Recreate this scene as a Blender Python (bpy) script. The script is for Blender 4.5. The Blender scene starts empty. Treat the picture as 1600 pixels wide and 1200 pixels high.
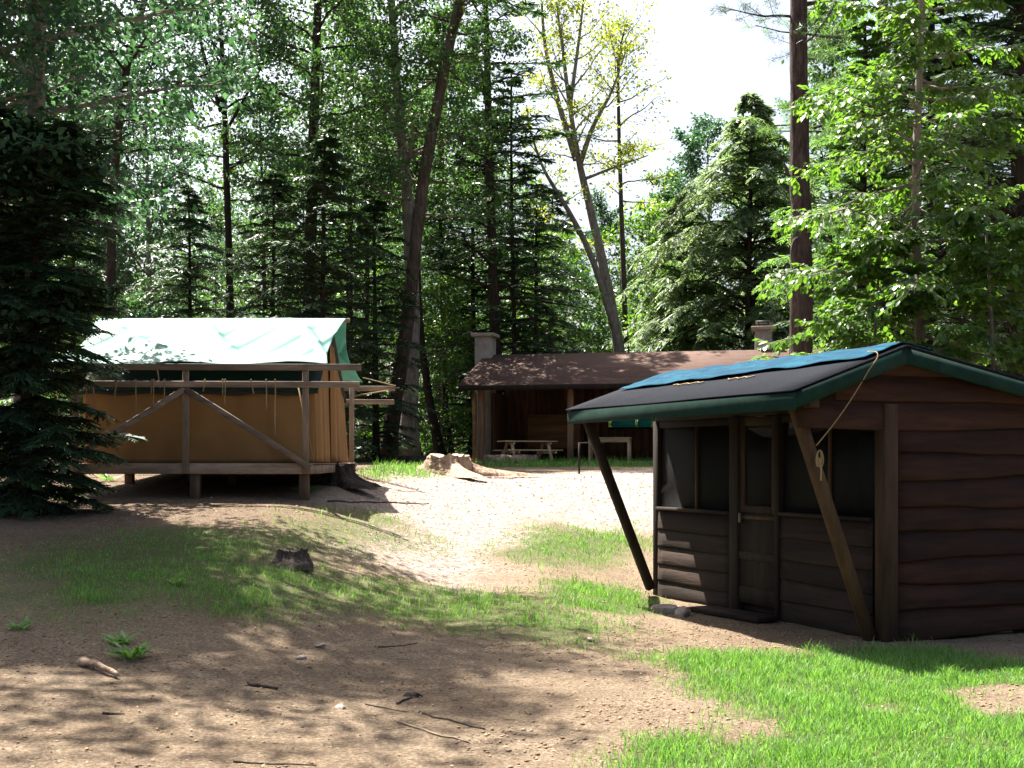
import bpy, bmesh, math
import numpy as np
from mathutils import Vector, Matrix

R = math.radians
rng = np.random.default_rng(7)
scene = bpy.context.scene
COL = scene.collection

# ------------------------------------------------------------------ camera
FPX, HOR, EYE = 1900.0, 720.0, 1.6          # focal length / horizon row for a 1600 x 1200 frame
cam = bpy.data.cameras.new('camera')
cam.sensor_width = 36.0
cam.lens = 36.0 * FPX / 1600.0
cam.shift_y = (HOR - 600.0) / 1600.0
cam.clip_start, cam.clip_end = 0.05, 2000.0
cam_o = bpy.data.objects.new('camera', cam)
cam_o.location = (0, 0, EYE)
cam_o.rotation_euler = (R(90), 0, 0)
COL.objects.link(cam_o)
scene.camera = cam_o

# ------------------------------------------------------------------ sky, sun, exposure
SUN_EL, SUN_AZ = R(60), R(-34)              # azimuth from +Y towards +X
sd = Vector((math.cos(SUN_EL) * math.sin(SUN_AZ), math.cos(SUN_EL) * math.cos(SUN_AZ), math.sin(SUN_EL)))
w = bpy.data.worlds.new('World'); scene.world = w; w.use_nodes = True
nt = w.node_tree
bg = nt.nodes['Background']
sky = nt.nodes.new('ShaderNodeTexSky'); sky.sky_type = 'NISHITA'; sky.sun_disc = False
sky.sun_elevation = SUN_EL; sky.sun_rotation = SUN_AZ
sky.air_density = 1.0; sky.dust_density = 6.0; sky.ozone_density = 1.0
nt.links.new(sky.outputs[0], bg.inputs[0]); bg.inputs[1].default_value = 0.052
sun = bpy.data.lights.new('sun', 'SUN'); sun.energy = 5.0; sun.angle = R(0.53); sun.color = (1.0, 0.95, 0.86)
sun_o = bpy.data.objects.new('sun', sun); COL.objects.link(sun_o)
sun_o.rotation_euler = sd.to_track_quat('Z', 'Y').to_euler(); sun_o.location = (-10, 20, 40)
scene.render.engine = 'CYCLES'
scene.view_settings.view_transform = 'Standard'
scene.view_settings.look = 'None'
scene.view_settings.gamma = 1.0
scene.view_settings.exposure = 2.42
scene.cycles.max_bounces = 8
scene.cycles.diffuse_bounces = 5
scene.cycles.glossy_bounces = 2
scene.cycles.transmission_bounces = 5
scene.cycles.transparent_max_bounces = 6

# ------------------------------------------------------------------ mesh helpers
def np_mesh(name, V, faces, mats, smooth=False, mat_idx=None):
    """faces: list of (n,k) int arrays"""
    me = bpy.data.meshes.new(name)
    V = np.asarray(V, dtype=np.float32).reshape(-1, 3)
    faces = [np.asarray(f, dtype=np.int32) for f in faces if len(f)]
    nl = sum(f.size for f in faces); nf = sum(len(f) for f in faces)
    me.vertices.add(len(V)); me.vertices.foreach_set('co', V.ravel())
    me.loops.add(nl); me.loops.foreach_set('vertex_index', np.concatenate([f.ravel() for f in faces]))
    tot = np.concatenate([np.full(len(f), f.shape[1], np.int32) for f in faces])
    st = np.concatenate([[0], np.cumsum(tot)[:-1]]).astype(np.int32)
    me.polygons.add(nf); me.polygons.foreach_set('loop_start', st)
    if smooth: me.polygons.foreach_set('use_smooth', np.ones(nf, bool))
    for m in (mats if isinstance(mats, (list, tuple)) else [mats]): me.materials.append(m)
    if mat_idx is not None: me.polygons.foreach_set('material_index', np.asarray(mat_idx, np.int32))
    me.update(calc_edges=True); me.validate()
    return me

def link(name, me, parent=None, loc=(0, 0, 0), rz=0.0, **props):
    o = bpy.data.objects.new(name, me); COL.objects.link(o)
    o.location = loc; o.rotation_euler = (0, 0, rz)
    if parent is not None: o.parent = parent
    for k, v in props.items(): o[k] = v
    return o

def empty(name, loc, rz, label, category, group=None):
    o = link(name, None, None, loc, rz); o.empty_display_size = 0.2
    o['label'] = label; o['category'] = category
    if group: o['group'] = group
    return o

class Geo:
    def __init__(s): s.V = []; s.F = []; s.n = 0
    def add(s, V, faces):
        V = np.asarray(V, float).reshape(-1, 3)
        for f in faces:
            f = np.asarray(f, int)
            if len(f): s.F.append(f + s.n)
        s.V.append(V); s.n += len(V)
        return s
    def mesh(s, name, mat, smooth=False): return np_mesh(name, np.concatenate(s.V), s.F, mat, smooth)

BOXF = np.array([[0,3,2,1],[4,5,6,7],[0,1,5,4],[1,2,6,5],[2,3,7,6],[3,0,4,7]])
def box_v(x0, x1, y0, y1, z0, z1):
    return np.array([[x0,y0,z0],[x1,y0,z0],[x1,y1,z0],[x0,y1,z0],[x0,y0,z1],[x1,y0,z1],[x1,y1,z1],[x0,y1,z1]], float)

def bevel_mesh(me, wd):
    bm = bmesh.new(); bm.from_mesh(me)
    bmesh.ops.recalc_face_normals(bm, faces=bm.faces)
    bmesh.ops.bevel(bm, geom=list(bm.edges), offset=wd, segments=1, affect='EDGES', clamp_overlap=True)
    bm.to_mesh(me); bm.free(); me.update()

def box(name, mat, parent, x0, x1, y0, y1, z0, z1, bev=0.004, **props):
    me = np_mesh(name, box_v(x0, x1, y0, y1, z0, z1), [BOXF], mat)
    if bev: bevel_mesh(me, min(bev, 0.2 * min(x1-x0, y1-y0, z1-z0)))
    return link(name, me, parent, **props)

def beam_v(p0, p1, wd, ht, up=(0, 0, 1)):
    p0, p1, up = np.array(p0, float), np.array(p1, float), np.array(up, float)
    d = p1 - p0; d /= np.linalg.norm(d)
    s = np.cross(d, up); s /= np.linalg.norm(s); u = np.cross(s, d)
    V = []
    for p in (p0, p1):
        for a, b in ((-1,-1),(1,-1),(1,1),(-1,1)): V.append(p + s*a*wd/2 + u*b*ht/2)
    return np.array(V)
def beam(name, mat, parent, p0, p1, wd, ht, up=(0,0,1), bev=0.004, **props):
    me = np_mesh(name, beam_v(p0, p1, wd, ht, up), [BOXF], mat)
    if bev: bevel_mesh(me, min(bev, 0.2*min(wd, ht)))
    else:
        bm = bmesh.new(); bm.from_mesh(me); bmesh.ops.recalc_face_normals(bm, faces=bm.faces); bm.to_mesh(me); bm.free()
    return link(name, me, parent, **props)

def tubes(P, Rd, sides=5, cap=True):
    """P (N,k,3), Rd (N,k) -> V, [F]"""
    P = np.asarray(P, float); Rd = np.asarray(Rd, float)
    N, k, _ = P.shape
    T = np.gradient(P, axis=1); T /= np.linalg.norm(T, axis=2, keepdims=True) + 1e-9
    ref = np.where(np.abs(T[..., 2:3]) > 0.8, np.array([1.0, 0, 0]), np.array([0, 0, 1.0]))
    ref = np.broadcast_to(ref[:, :1], T.shape)
    A = np.cross(T, ref); A /= np.linalg.norm(A, axis=2, keepdims=True) + 1e-9
    B = np.cross(T, A)
    th = np.arange(sides) * 2*np.pi/sides
    V = P[:, :, None] + Rd[..., None, None]*(np.cos(th)[:, None]*A[:, :, None] + np.sin(th)[:, None]*B[:, :, None])
    idx = np.arange(N*k*sides).reshape(N, k, sides)
    a = idx[:, :-1]; b = idx[:, 1:]
    F = np.stack([a, np.roll(a, -1, 2), np.roll(b, -1, 2), b], -1).reshape(-1, 4)
    fs = [F]
    if cap: fs += [idx[:, 0, ::-1].reshape(-1, sides), idx[:, -1].reshape(-1, sides)]
    return V.reshape(-1, 3), fs

def hash2(ix, iy, s):
    h = np.sin(ix*127.1 + iy*311.7 + s*74.7) * 43758.5453
    return h - np.floor(h)
def vnoise(x, y, s=0):
    x = np.asarray(x, float); y = np.asarray(y, float)
    ix, iy = np.floor(x), np.floor(y); fx, fy = x-ix, y-iy
    fx = fx*fx*(3-2*fx); fy = fy*fy*(3-2*fy)
    a = hash2(ix, iy, s); b = hash2(ix+1, iy, s); c = hash2(ix, iy+1, s); d = hash2(ix+1, iy+1, s)
    return (a*(1-fx)+b*fx)*(1-fy) + (c*(1-fx)+d*fx)*fy
def fbm(x, y, s=0, o=4):
    v = 0; a = .5
    for i in range(o):
        v = v + a*(vnoise(x, y, s+i)-.5)*2; x = np.asarray(x)*2.03; y = np.asarray(y)*2.03; a *= .5
    return v
def sst(a, b, x):
    t = np.clip((np.asarray(x, float)-a)/(b-a), 0, 1); return t*t*(3-2*t)

# ------------------------------------------------------------------ materials
def new_mat(name):
    m = bpy.data.materials.new(name); m.use_nodes = True
    t = m.node_tree; t.nodes.clear()
    out = t.nodes.new('ShaderNodeOutputMaterial')
    return m, t, out
def N(t, kind, **kw):
    n = t.nodes.new(kind)
    for k, v in kw.items(): setattr(n, k, v)
    return n
def ramp(t, fac, stops):
    r = t.nodes.new('ShaderNodeValToRGB')
    e = r.color_ramp.elements
    while len(e) > 1: e.remove(e[-1])
    e[0].position = stops[0][0]; e[0].color = (*stops[0][1], 1)
    for p, c in stops[1:]:
        k = e.new(p); k.color = (*c, 1)
    t.links.new(fac, r.inputs[0]); return r.outputs[0]
def noise(t, vec, scale, detail=5, rough=.6, dist=0):
    n = t.nodes.new('ShaderNodeTexNoise'); n.inputs['Scale'].default_value = scale
    n.inputs['Detail'].default_value = detail; n.inputs['Roughness'].default_value = rough
    n.inputs['Distortion'].default_value = dist
    if vec is not None: t.links.new(vec, n.inputs['Vector'])
    return n
def mapping(t, sc, src='Object', rot=(0, 0, 0)):
    tc = t.nodes.new('ShaderNodeTexCoord'); mp = t.nodes.new('ShaderNodeMapping')
    mp.inputs['Scale'].default_value = sc; mp.inputs['Rotation'].default_value = rot
    t.links.new(tc.outputs[src], mp.inputs[0]); return mp.outputs[0]
def mix(t, fac, a, b, mode='MIX'):
    m = t.nodes.new('ShaderNodeMix'); m.data_type = 'RGBA'; m.blend_type = mode
    for s, v in ((m.inputs[0], fac), (m.inputs[6], a), (m.inputs[7], b)):
        if hasattr(v, 'default_value') or isinstance(v, bpy.types.NodeSocket): t.links.new(v, s)
        elif isinstance(v, (int, float)): s.default_value = v
        else: s.default_value = (*v, 1)
    return m.outputs[2]
def bump(t, h, strength=.5, dist=.02):
    b = t.nodes.new('ShaderNodeBump'); b.inputs['Strength'].default_value = strength; b.inputs['Distance'].default_value = dist
    t.links.new(h, b.inputs['Height']); return b.outputs[0]
def principled(t, out, col, rough=.8, spec=.3, normal=None):
    p = t.nodes.new('ShaderNodeBsdfPrincipled')
    if isinstance(col, bpy.types.NodeSocket): t.links.new(col, p.inputs['Base Color'])
    else: p.inputs['Base Color'].default_value = (*col, 1)
    if isinstance(rough, bpy.types.NodeSocket): t.links.new(rough, p.inputs['Roughness'])
    else: p.inputs['Roughness'].default_value = rough
    p.inputs['Specular IOR Level'].default_value = spec
    if normal is not None: t.links.new(normal, p.inputs['Normal'])
    if out is not None: t.links.new(p.outputs[0], out.inputs[0])
    return p

def wood(name, c0, c1, axis='X', scale=6.0, rough=.8, bumps=.9, spec=.2, streak=14):
    m, t, out = new_mat(name)
    s = {'X': (.35, streak/scale*1.0, streak/scale), 'Y': (streak/scale, .35, streak/scale), 'Z': (streak/scale, streak/scale, .35)}[axis]
    v = mapping(t, s)
    oi = N(t, 'ShaderNodeObjectInfo')
    add = N(t, 'ShaderNodeVectorMath', operation='ADD'); t.links.new(v, add.inputs[0])
    sc = N(t, 'ShaderNodeMath', operation='MULTIPLY'); sc.inputs[1].default_value = 37.0
    t.links.new(oi.outputs['Random'], sc.inputs[0]); t.links.new(sc.outputs[0], add.inputs[1])
    n = noise(t, add.outputs[0], scale, 6, .65, .6)
    n2 = noise(t, add.outputs[0], scale*.25, 3, .5)
    col = ramp(t, n.outputs[0], [(.25, c0), (.72, c1)])
    col = mix(t, .75, col, ramp(t, n2.outputs[0], [(.3, (.45, .45, .45)), (.7, (1.2, 1.15, 1.1))]), 'MULTIPLY')
    hsv = N(t, 'ShaderNodeHueSaturation'); t.links.new(col, hsv.inputs['Color'])
    mr = N(t, 'ShaderNodeMapRange'); mr.inputs[3].default_value = .75; mr.inputs[4].default_value = 1.25
    t.links.new(oi.outputs['Random'], mr.inputs[0]); t.links.new(mr.outputs[0], hsv.inputs['Value'])
    principled(t, out, hsv.outputs[0], rough, spec, bump(t, n.outputs[0], bumps, .01))
    return m

def bark(name, c0, c1, vs=.16, scale=14, strength=.9, dist=.05):
    m, t, out = new_mat(name)
    v = mapping(t, (1, 1, vs))
    n = noise(t, v, scale, 6, .65, .8); n2 = noise(t, mapping(t, (1, 1, 1)), 1.3, 4, .6)
    col = ramp(t, n.outputs[0], [(.32, c0), (.66, c1)])
    col = mix(t, .5, col, ramp(t, n2.outputs[0], [(.3, (.55, .55, .5)), (.7, (1.25, 1.22, 1.15))]), 'MULTIPLY')
    principled(t, out, col, .9, .12, bump(t, n.outputs[0], strength, dist))
    return m

def leaf_mat(name, c0, c1, tr=.45, trc=None, rough=.45, spec=.35):
    m, t, out = new_mat(name)
    g = N(t, 'ShaderNodeNewGeometry')
    col = ramp(t, g.outputs['Random Per Island'], [(0, c0), (.55, tuple((a+b)/2 for a, b in zip(c0, c1))), (1, c1)])
    p = principled(t, None, col, rough, spec)
    tl = N(t, 'ShaderNodeBsdfTranslucent')
    tc = mix(t, 1.0, col, trc or (1.5, 1.45, .55), 'MULTIPLY'); t.links.new(tc, tl.inputs[0])
    ms = N(t, 'ShaderNodeMixShader'); ms.inputs[0].default_value = tr
    t.links.new(p.outputs[0], ms.inputs[1]); t.links.new(tl.outputs[0], ms.inputs[2]); t.links.new(ms.outputs[0], out.inputs[0])
    return m

def cloth(name, col, tr=.25, trc=None, rough=.7, nscale=180, spec=.25):
    m, t, out = new_mat(name)
    n = noise(t, mapping(t, (1, 1, 1)), nscale, 2, .5); n2 = noise(t, mapping(t, (1, 1, 1)), 1.6, 5, .6, .5)
    c = mix(t, .55, col, ramp(t, n2.outputs[0], [(.3, (.55, .55, .52)), (.7, (1.15, 1.15, 1.15))]), 'MULTIPLY')
    p = principled(t, None, c, rough, spec, bump(t, n.outputs[0], .15, .004))
    tl = N(t, 'ShaderNodeBsdfTranslucent'); tl.inputs[0].default_value = (*(trc or col), 1)
    ms = N(t, 'ShaderNodeMixShader'); ms.inputs[0].default_value = tr
    t.links.new(p.outputs[0], ms.inputs[1]); t.links.new(tl.outputs[0], ms.inputs[2]); t.links.new(ms.outputs[0], out.inputs[0])
    return m

def plain(name, c0, c1, scale=8, rough=.85, spec=.2, bumps=.3, bd=.01):
    m, t, out = new_mat(name)
    n = noise(t, mapping(t, (1, 1, 1)), scale, 6, .65)
    principled(t, out, ramp(t, n.outputs[0], [(.3, c0), (.7, c1)]), rough, spec, bump(t, n.outputs[0], bumps, bd))
    return m

M = {}
M['siding'] = wood('siding', (.01, .0042, .0022), (.044, .0175, .0085), 'X', 5)
M['siding_y'] = wood('siding_y', (.009, .0055, .004), (.034, .0195, .0135), 'Y', 5)
M['dark_wood'] = wood('dark_wood', (.009, .0065, .005), (.024, .017, .013), 'Z', 6)
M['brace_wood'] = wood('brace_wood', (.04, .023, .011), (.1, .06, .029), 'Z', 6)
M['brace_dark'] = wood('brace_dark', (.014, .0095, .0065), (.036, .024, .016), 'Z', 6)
M['corner'] = wood('corner', (.022, .013, .008), (.06, .036, .022), 'Z', 6)
M['green_paint'] = plain('green_paint', (.004, .019, .0145), (.01, .034, .026), 9, .75, .1, .15)
M['grey_wood'] = wood('grey_wood', (.12, .088, .064), (.27, .205, .155), 'X', 7)
M['grey_wood_z'] = wood('grey_wood_z', (.12, .088, .064), (.27, .205, .155), 'Z', 7)
M['pier'] = wood('pier', (.06, .038, .022), (.14, .09, .055), 'Z', 6)  # darkened wood, paints in the shadow beneath the platform
M['tan_wood'] = wood('tan_wood', (.24, .13, .055), (.45, .27, .12), 'X', 6)
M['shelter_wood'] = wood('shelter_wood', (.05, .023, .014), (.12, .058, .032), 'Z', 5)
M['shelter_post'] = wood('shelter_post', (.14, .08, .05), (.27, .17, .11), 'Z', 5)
M['plywood'] = wood('plywood', (.13, .065, .028), (.22, .12, .055), 'X', 3)
M['table_wood'] = wood('table_wood', (.38, .25, .15), (.62, .45, .3), 'X', 6)
M['concrete'] = plain('concrete', (.22, .185, .15), (.36, .31, .26), 6, .9, .2, .4)
M['metal'] = plain('metal', (.05, .05, .05), (.1, .1, .1), 20, .5, .5, .1)
M['canvas'] = cloth('canvas', (.3, .165, .062), .22, (.5, .28, .09))
M['canvas_roof'] = cloth('canvas_roof', (.018, .028, .023), .05)
M['fly'] = cloth('fly', (.13, .29, .255), .3, (.08, .3, .25), .6)
M['tarp_cyan'] = cloth('tarp_cyan', (.06, .42, .45), .6, (.15, .85, .95), .4)
M['rope'] = plain('rope', (.18, .13, .065), (.32, .24, .14), 60, .9, .1)
M['stone'] = plain('stone', (.16, .13, .11), (.34, .29, .25), 9, .9, .2, .6, .02)
M['screen'] = None
M['grey_bark'] = bark('grey_bark', (.11, .095, .085), (.27, .245, .22), .3, 10, .5, .02)
M['brown_bark'] = bark('brown_bark', (.035, .026, .021), (.115, .09, .075))
M['pine_bark'] = bark('pine_bark', (.022, .016, .015), (.1, .074, .066), .2, 11, 1.0, .08)
M['dark_bark'] = bark('dark_bark', (.016, .0125, .0105), (.055, .042, .034))
M['leaf_beech'] = leaf_mat('leaf_beech', (.04, .105, .02), (.11, .21, .045), .5, (1.5, 1.5, .5), .38, .5)
M['leaf_maple'] = leaf_mat('leaf_maple', (.026, .073, .028), (.075, .15, .052), .45, (1.45, 1.45, .65))
M['leaf_blue_shade'] = leaf_mat('leaf_blue_shade', (.022, .066, .036), (.06, .135, .072), .42, (1.35, 1.4, .8))  # blue-green leaves, with the cool tint of shaded foliage painted in
M['leaf_yellow'] = leaf_mat('leaf_yellow', (.11, .17, .025), (.26, .28, .05), .5)
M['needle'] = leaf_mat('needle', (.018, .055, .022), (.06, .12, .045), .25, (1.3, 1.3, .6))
M['needle_lit'] = leaf_mat('needle_lit', (.055, .125, .04), (.15, .26, .09), .5, (1.3, 1.4, .6))  # brighter copy of the needles, sunlight painted into the colour
M['needle_soft_lit'] = leaf_mat('needle_soft_lit', (.1, .155, .085), (.22, .3, .16), .6, (1.2, 1.25, .75))  # paler still: even light on the big hemlock is put into the colour
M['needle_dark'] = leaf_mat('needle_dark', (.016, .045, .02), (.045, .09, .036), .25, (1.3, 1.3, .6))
M['grass'] = leaf_mat('grass', (.055, .16, .028), (.2, .36, .095), .4, (1.3, 1.35, .6), .5, .3)
M['dry'] = leaf_mat('dry', (.16, .1, .06), (.4, .29, .19), .15, (1, 1, .9), .8, .1)
M['needles_dry'] = leaf_mat('needles_dry', (.06, .035, .02), (.2, .12, .07), .05, (1, 1, .9), .8, .1)
M['chip'] = leaf_mat('chip', (.26, .205, .175), (.48, .4, .355), .05, (1, 1, .9), .8, .1)

def screen_mat():
    m, t, out = new_mat('screen')
    p = principled(t, None, (.005, .0055, .006), .7, .2)
    tr = N(t, 'ShaderNodeBsdfTransparent'); ms = N(t, 'ShaderNodeMixShader'); ms.inputs[0].default_value = .3
    t.links.new(p.outputs[0], ms.inputs[1]); t.links.new(tr.outputs[0], ms.inputs[2]); t.links.new(ms.outputs[0], out.inputs[0])
    return m
M['screen'] = screen_mat()

def roofing(name, c0, c1, rough, spec, scale=90, streak=True):
    m, t, out = new_mat(name)
    n = noise(t, mapping(t, (1, 1, 1)), scale, 3, .7); n2 = noise(t, mapping(t, (.5, 2, 1)), 2.0, 5, .6, .4)
    c = mix(t, .5, ramp(t, n.outputs[0], [(.35, c0), (.65, c1)]), ramp(t, n2.outputs[0], [(.3, (.6, .6, .6)), (.7, (1.3, 1.3, 1.3))]), 'MULTIPLY')
    principled(t, out, c, rough, spec, bump(t, n.outputs[0], .6, .01)); return m
M['asphalt_roof'] = roofing('asphalt_roof', (.001, .0015, .003), (.01, .0125, .021), .85, .06)
M['red_roof'] = roofing('red_roof', (.07, .044, .037), (.14, .087, .07), .9, .1, 30)
def tarp_mat():
    m, t, out = new_mat('tarp_blue')
    n = noise(t, mapping(t, (1.2, .5, 1), rot=(0, 0, .5)), 6, 6, .7, 1.0); n2 = noise(t, mapping(t, (5, .6, 1)), 5, 4, .6, .5)
    c = ramp(t, n.outputs[0], [(.3, (.002, .022, .05)), (.5, (.003, .04, .076)), (.7, (.009, .075, .105))])
    c = mix(t, .55, c, ramp(t, n2.outputs[0], [(.35, (.45, .5, .55)), (.7, (1.3, 1.25, 1.2))]), 'MULTIPLY')
    principled(t, out, c, .85, .06, bump(t, n2.outputs[0], .5, .02)); return m
M['tarp_blue'] = tarp_mat()

# ------------------------------------------------------------------ terrain
_ys = np.arange(-40, 400, .5)
def _prof(y, z):
    v = np.interp(_ys, y, z); k = np.array([1, 2, 3, 2, 1])/9.
    vp = np.pad(v, 2, mode='edge'); return np.convolve(vp, k, 'valid')
_pc = _prof([-40, 0, 6, 10, 14, 18, 22, 26, 30, 42, 60, 120, 400], [-.6, -.1, 0, .05, .2, .65, 1.0, 1.13, 1.245, 1.55, 1.75, 2.0, 2.0])
_pl = _prof([-40, 0, 6, 10, 14, 16, 18, 22, 30, 42, 60, 120, 400], [-.4, 0, .1, .36, .82, 1.0, 1.145, 1.40, 1.46, 1.56, 1.75, 2.0, 2.0])
_pr = _prof([-40, 0, 6, 10, 15, 18, 22, 26, 30, 42, 60, 120, 400], [-.6, -.1, 0, 0, .02, .42, .85, 1.1, 1.245, 1.55, 1.75, 2.0, 2.0])
def hz(x, y):
    x = np.asarray(x, float); y = np.asarray(y, float)
    c = np.interp(y, _ys, _pc); l = np.interp(y, _ys, _pl); r = np.interp(y, _ys, _pr)
    a = sst(-.4, -3.2, x) if False else 1 - sst(-3.2, -.4, x)
    b = sst(.2, 1.7, x)
    z = c*(1-a)*(1-b) + l*a + r*b
    return z + .22*(1-sst(-7.5, -3.5, x))*sst(4, 9, y)*(1-sst(12, 16, y))
def hz_fine(x, y):
    d = np.hypot(x, np.asarray(y))
    return hz(x, y) + .018*fbm(np.asarray(x)*1.3, np.asarray(y)*1.3, 3, 4)*np.clip(d/6, 0, 1.6) + .007*fbm(np.asarray(x)*5.5, np.asarray(y)*5.5, 23, 3)
def G(px, py):
    """the point of the ground seen at a position in the photograph (1600 x 1200)"""
    Y = np.linspace(4, 90, 4000); X = (px-800)/FPX*Y; Zr = EYE - (py-HOR)/FPX*Y
    d = Zr - hz(X, Y); i = int(np.argmax(d <= 0)) if (d <= 0).any() else len(Y)-1
    return np.array([X[i], Y[i], float(hz(X[i], Y[i]))])
def XY(px, Y): return (px-800)/FPX*Y
def Zp(py, Y): return EYE - (py-HOR)/FPX*Y
def poly_w(pts): return np.array([G(*p)[:2] for p in pts])
def inpoly(x, y, P):
    r = np.zeros(np.shape(x), bool); j = len(P)-1
    for i in range(len(P)):
        xi, yi = P[i]; xj, yj = P[j]
        c = ((yi > y) != (yj > y)) & (x < (xj-xi)*(y-yi)/(yj-yi+1e-12)+xi)
        r ^= c; j = i
    return r
def polydist(x, y, P):
    """signed distance (positive inside)"""
    d = np.full(np.shape(x), 1e9)
    for i in range(len(P)):
        a = P[i-1]; b = P[i]; ab = b-a; L = ab@ab+1e-9
        t = np.clip(((x-a[0])*ab[0]+(y-a[1])*ab[1])/L, 0, 1)
        d = np.minimum(d, np.hypot(x-a[0]-t*ab[0], y-a[1]-t*ab[1]))
    return np.where(inpoly(x, y, P), d, -d)

# patches of grass and gravel, as outlines on the ground
GR = {
 'front': poly_w([(1010, 1035), (1100, 1020), (1250, 1022), (1330, 1014), (1420, 1012), (1600, 1035), (1800, 1050), (1800, 1260), (960, 1260), (1010, 1150), (1110, 1150), (1130, 1105), (1060, 1065)]),
 'strip': poly_w([(150, 900), (420, 880), (700, 908), (830, 935), (960, 965), (1010, 990), (940, 1010), (840, 1005), (700, 985), (560, 955), (420, 985), (260, 960)]),
 'cabin': poly_w([(840, 905), (1000, 915), (1035, 950), (1000, 968), (900, 955), (845, 935)]),
 'mid': poly_w([(770, 860), (830, 825), (1000, 815), (1030, 850), (960, 880), (860, 892)]),
 'tent': poly_w([(430, 800), (560, 792), (640, 815), (690, 850), (600, 885), (470, 872), (380, 840)]),
 'left': poly_w([(-40, 870), (120, 838), (300, 822), (430, 850), (400, 900), (300, 945), (150, 990), (-40, 985)]),
 'shelter': poly_w([(745, 730), (1060, 729), (1060, 721), (745, 722)]),
 'log': poly_w([(555, 745), (600, 730), (700, 727), (690, 742), (600, 752)]),
}
BARE = [poly_w([(1440, 1085), (1560, 1068), (1700, 1075), (1700, 1110), (1540, 1118)]),
        poly_w([(1330, 1105), (1410, 1100), (1420, 1120), (1350, 1125)]),
        poly_w([(1110, 1122), (1230, 1125), (1240, 1150), (1120, 1165)])]
GRAVEL = poly_w([(545, 785), (600, 752), (660, 737), (1060, 731), (1060, 830), (900, 815), (800, 835), (760, 880), (690, 905), (620, 880), (660, 830), (600, 800)])

def grass_density(x, y):
    """0..1 chance that ground at x, y is grassed"""
    nz = .55*fbm(x*1.1, y*1.1, 11, 4)
    d = np.zeros(np.shape(x))
    for k, e, wgt in (('front', .35, 1), ('strip', .5, .75), ('cabin', .3, .85), ('mid', .7, .8), ('tent', .9, .6), ('left', .9, .8), ('shelter', .6, .9), ('log', .6, .8)):
        s = polydist(x, y, GR[k])/e + nz*1.6
        d = np.maximum(d, wgt*sst(-.9, 1.1, s))
    for b in BARE:
        d = d*(1-.93*sst(-.4, .5, polydist(x, y, b)/.25 + nz))
    return d
def gravel_mask(x, y): return sst(-.8, .8, polydist(x, y, GRAVEL)/.9 + 1.2*fbm(x*.7, y*.7, 5, 4))

def axis(lo, hi, fine_lo, fine_hi, st, g=1.09):
    a = list(np.arange(fine_lo, fine_hi+st*.5, st)); s = st; v = a[-1]
    while v < hi: s *= g; v += s; a.append(v)
    s = st; v = a[0]; b = []
    while v > lo: s *= g; v -= s; b.append(v)
    return np.array(b[::-1]+a)
gx = axis(-400, 400, -6, 6, .07, 1.07); gy = axis(-60, 700, 5.0, 17, .07, 1.05)
GXX, GYY = np.meshgrid(gx, gy)
V = np.stack([GXX.ravel(), GYY.ravel(), hz_fine(GXX, GYY).ravel()], -1)
ii = np.arange(len(gx)*len(gy)).reshape(len(gy), len(gx))
F = np.stack([ii[:-1, :-1], ii[:-1, 1:], ii[1:, 1:], ii[1:, :-1]], -1).reshape(-1, 4)

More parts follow.
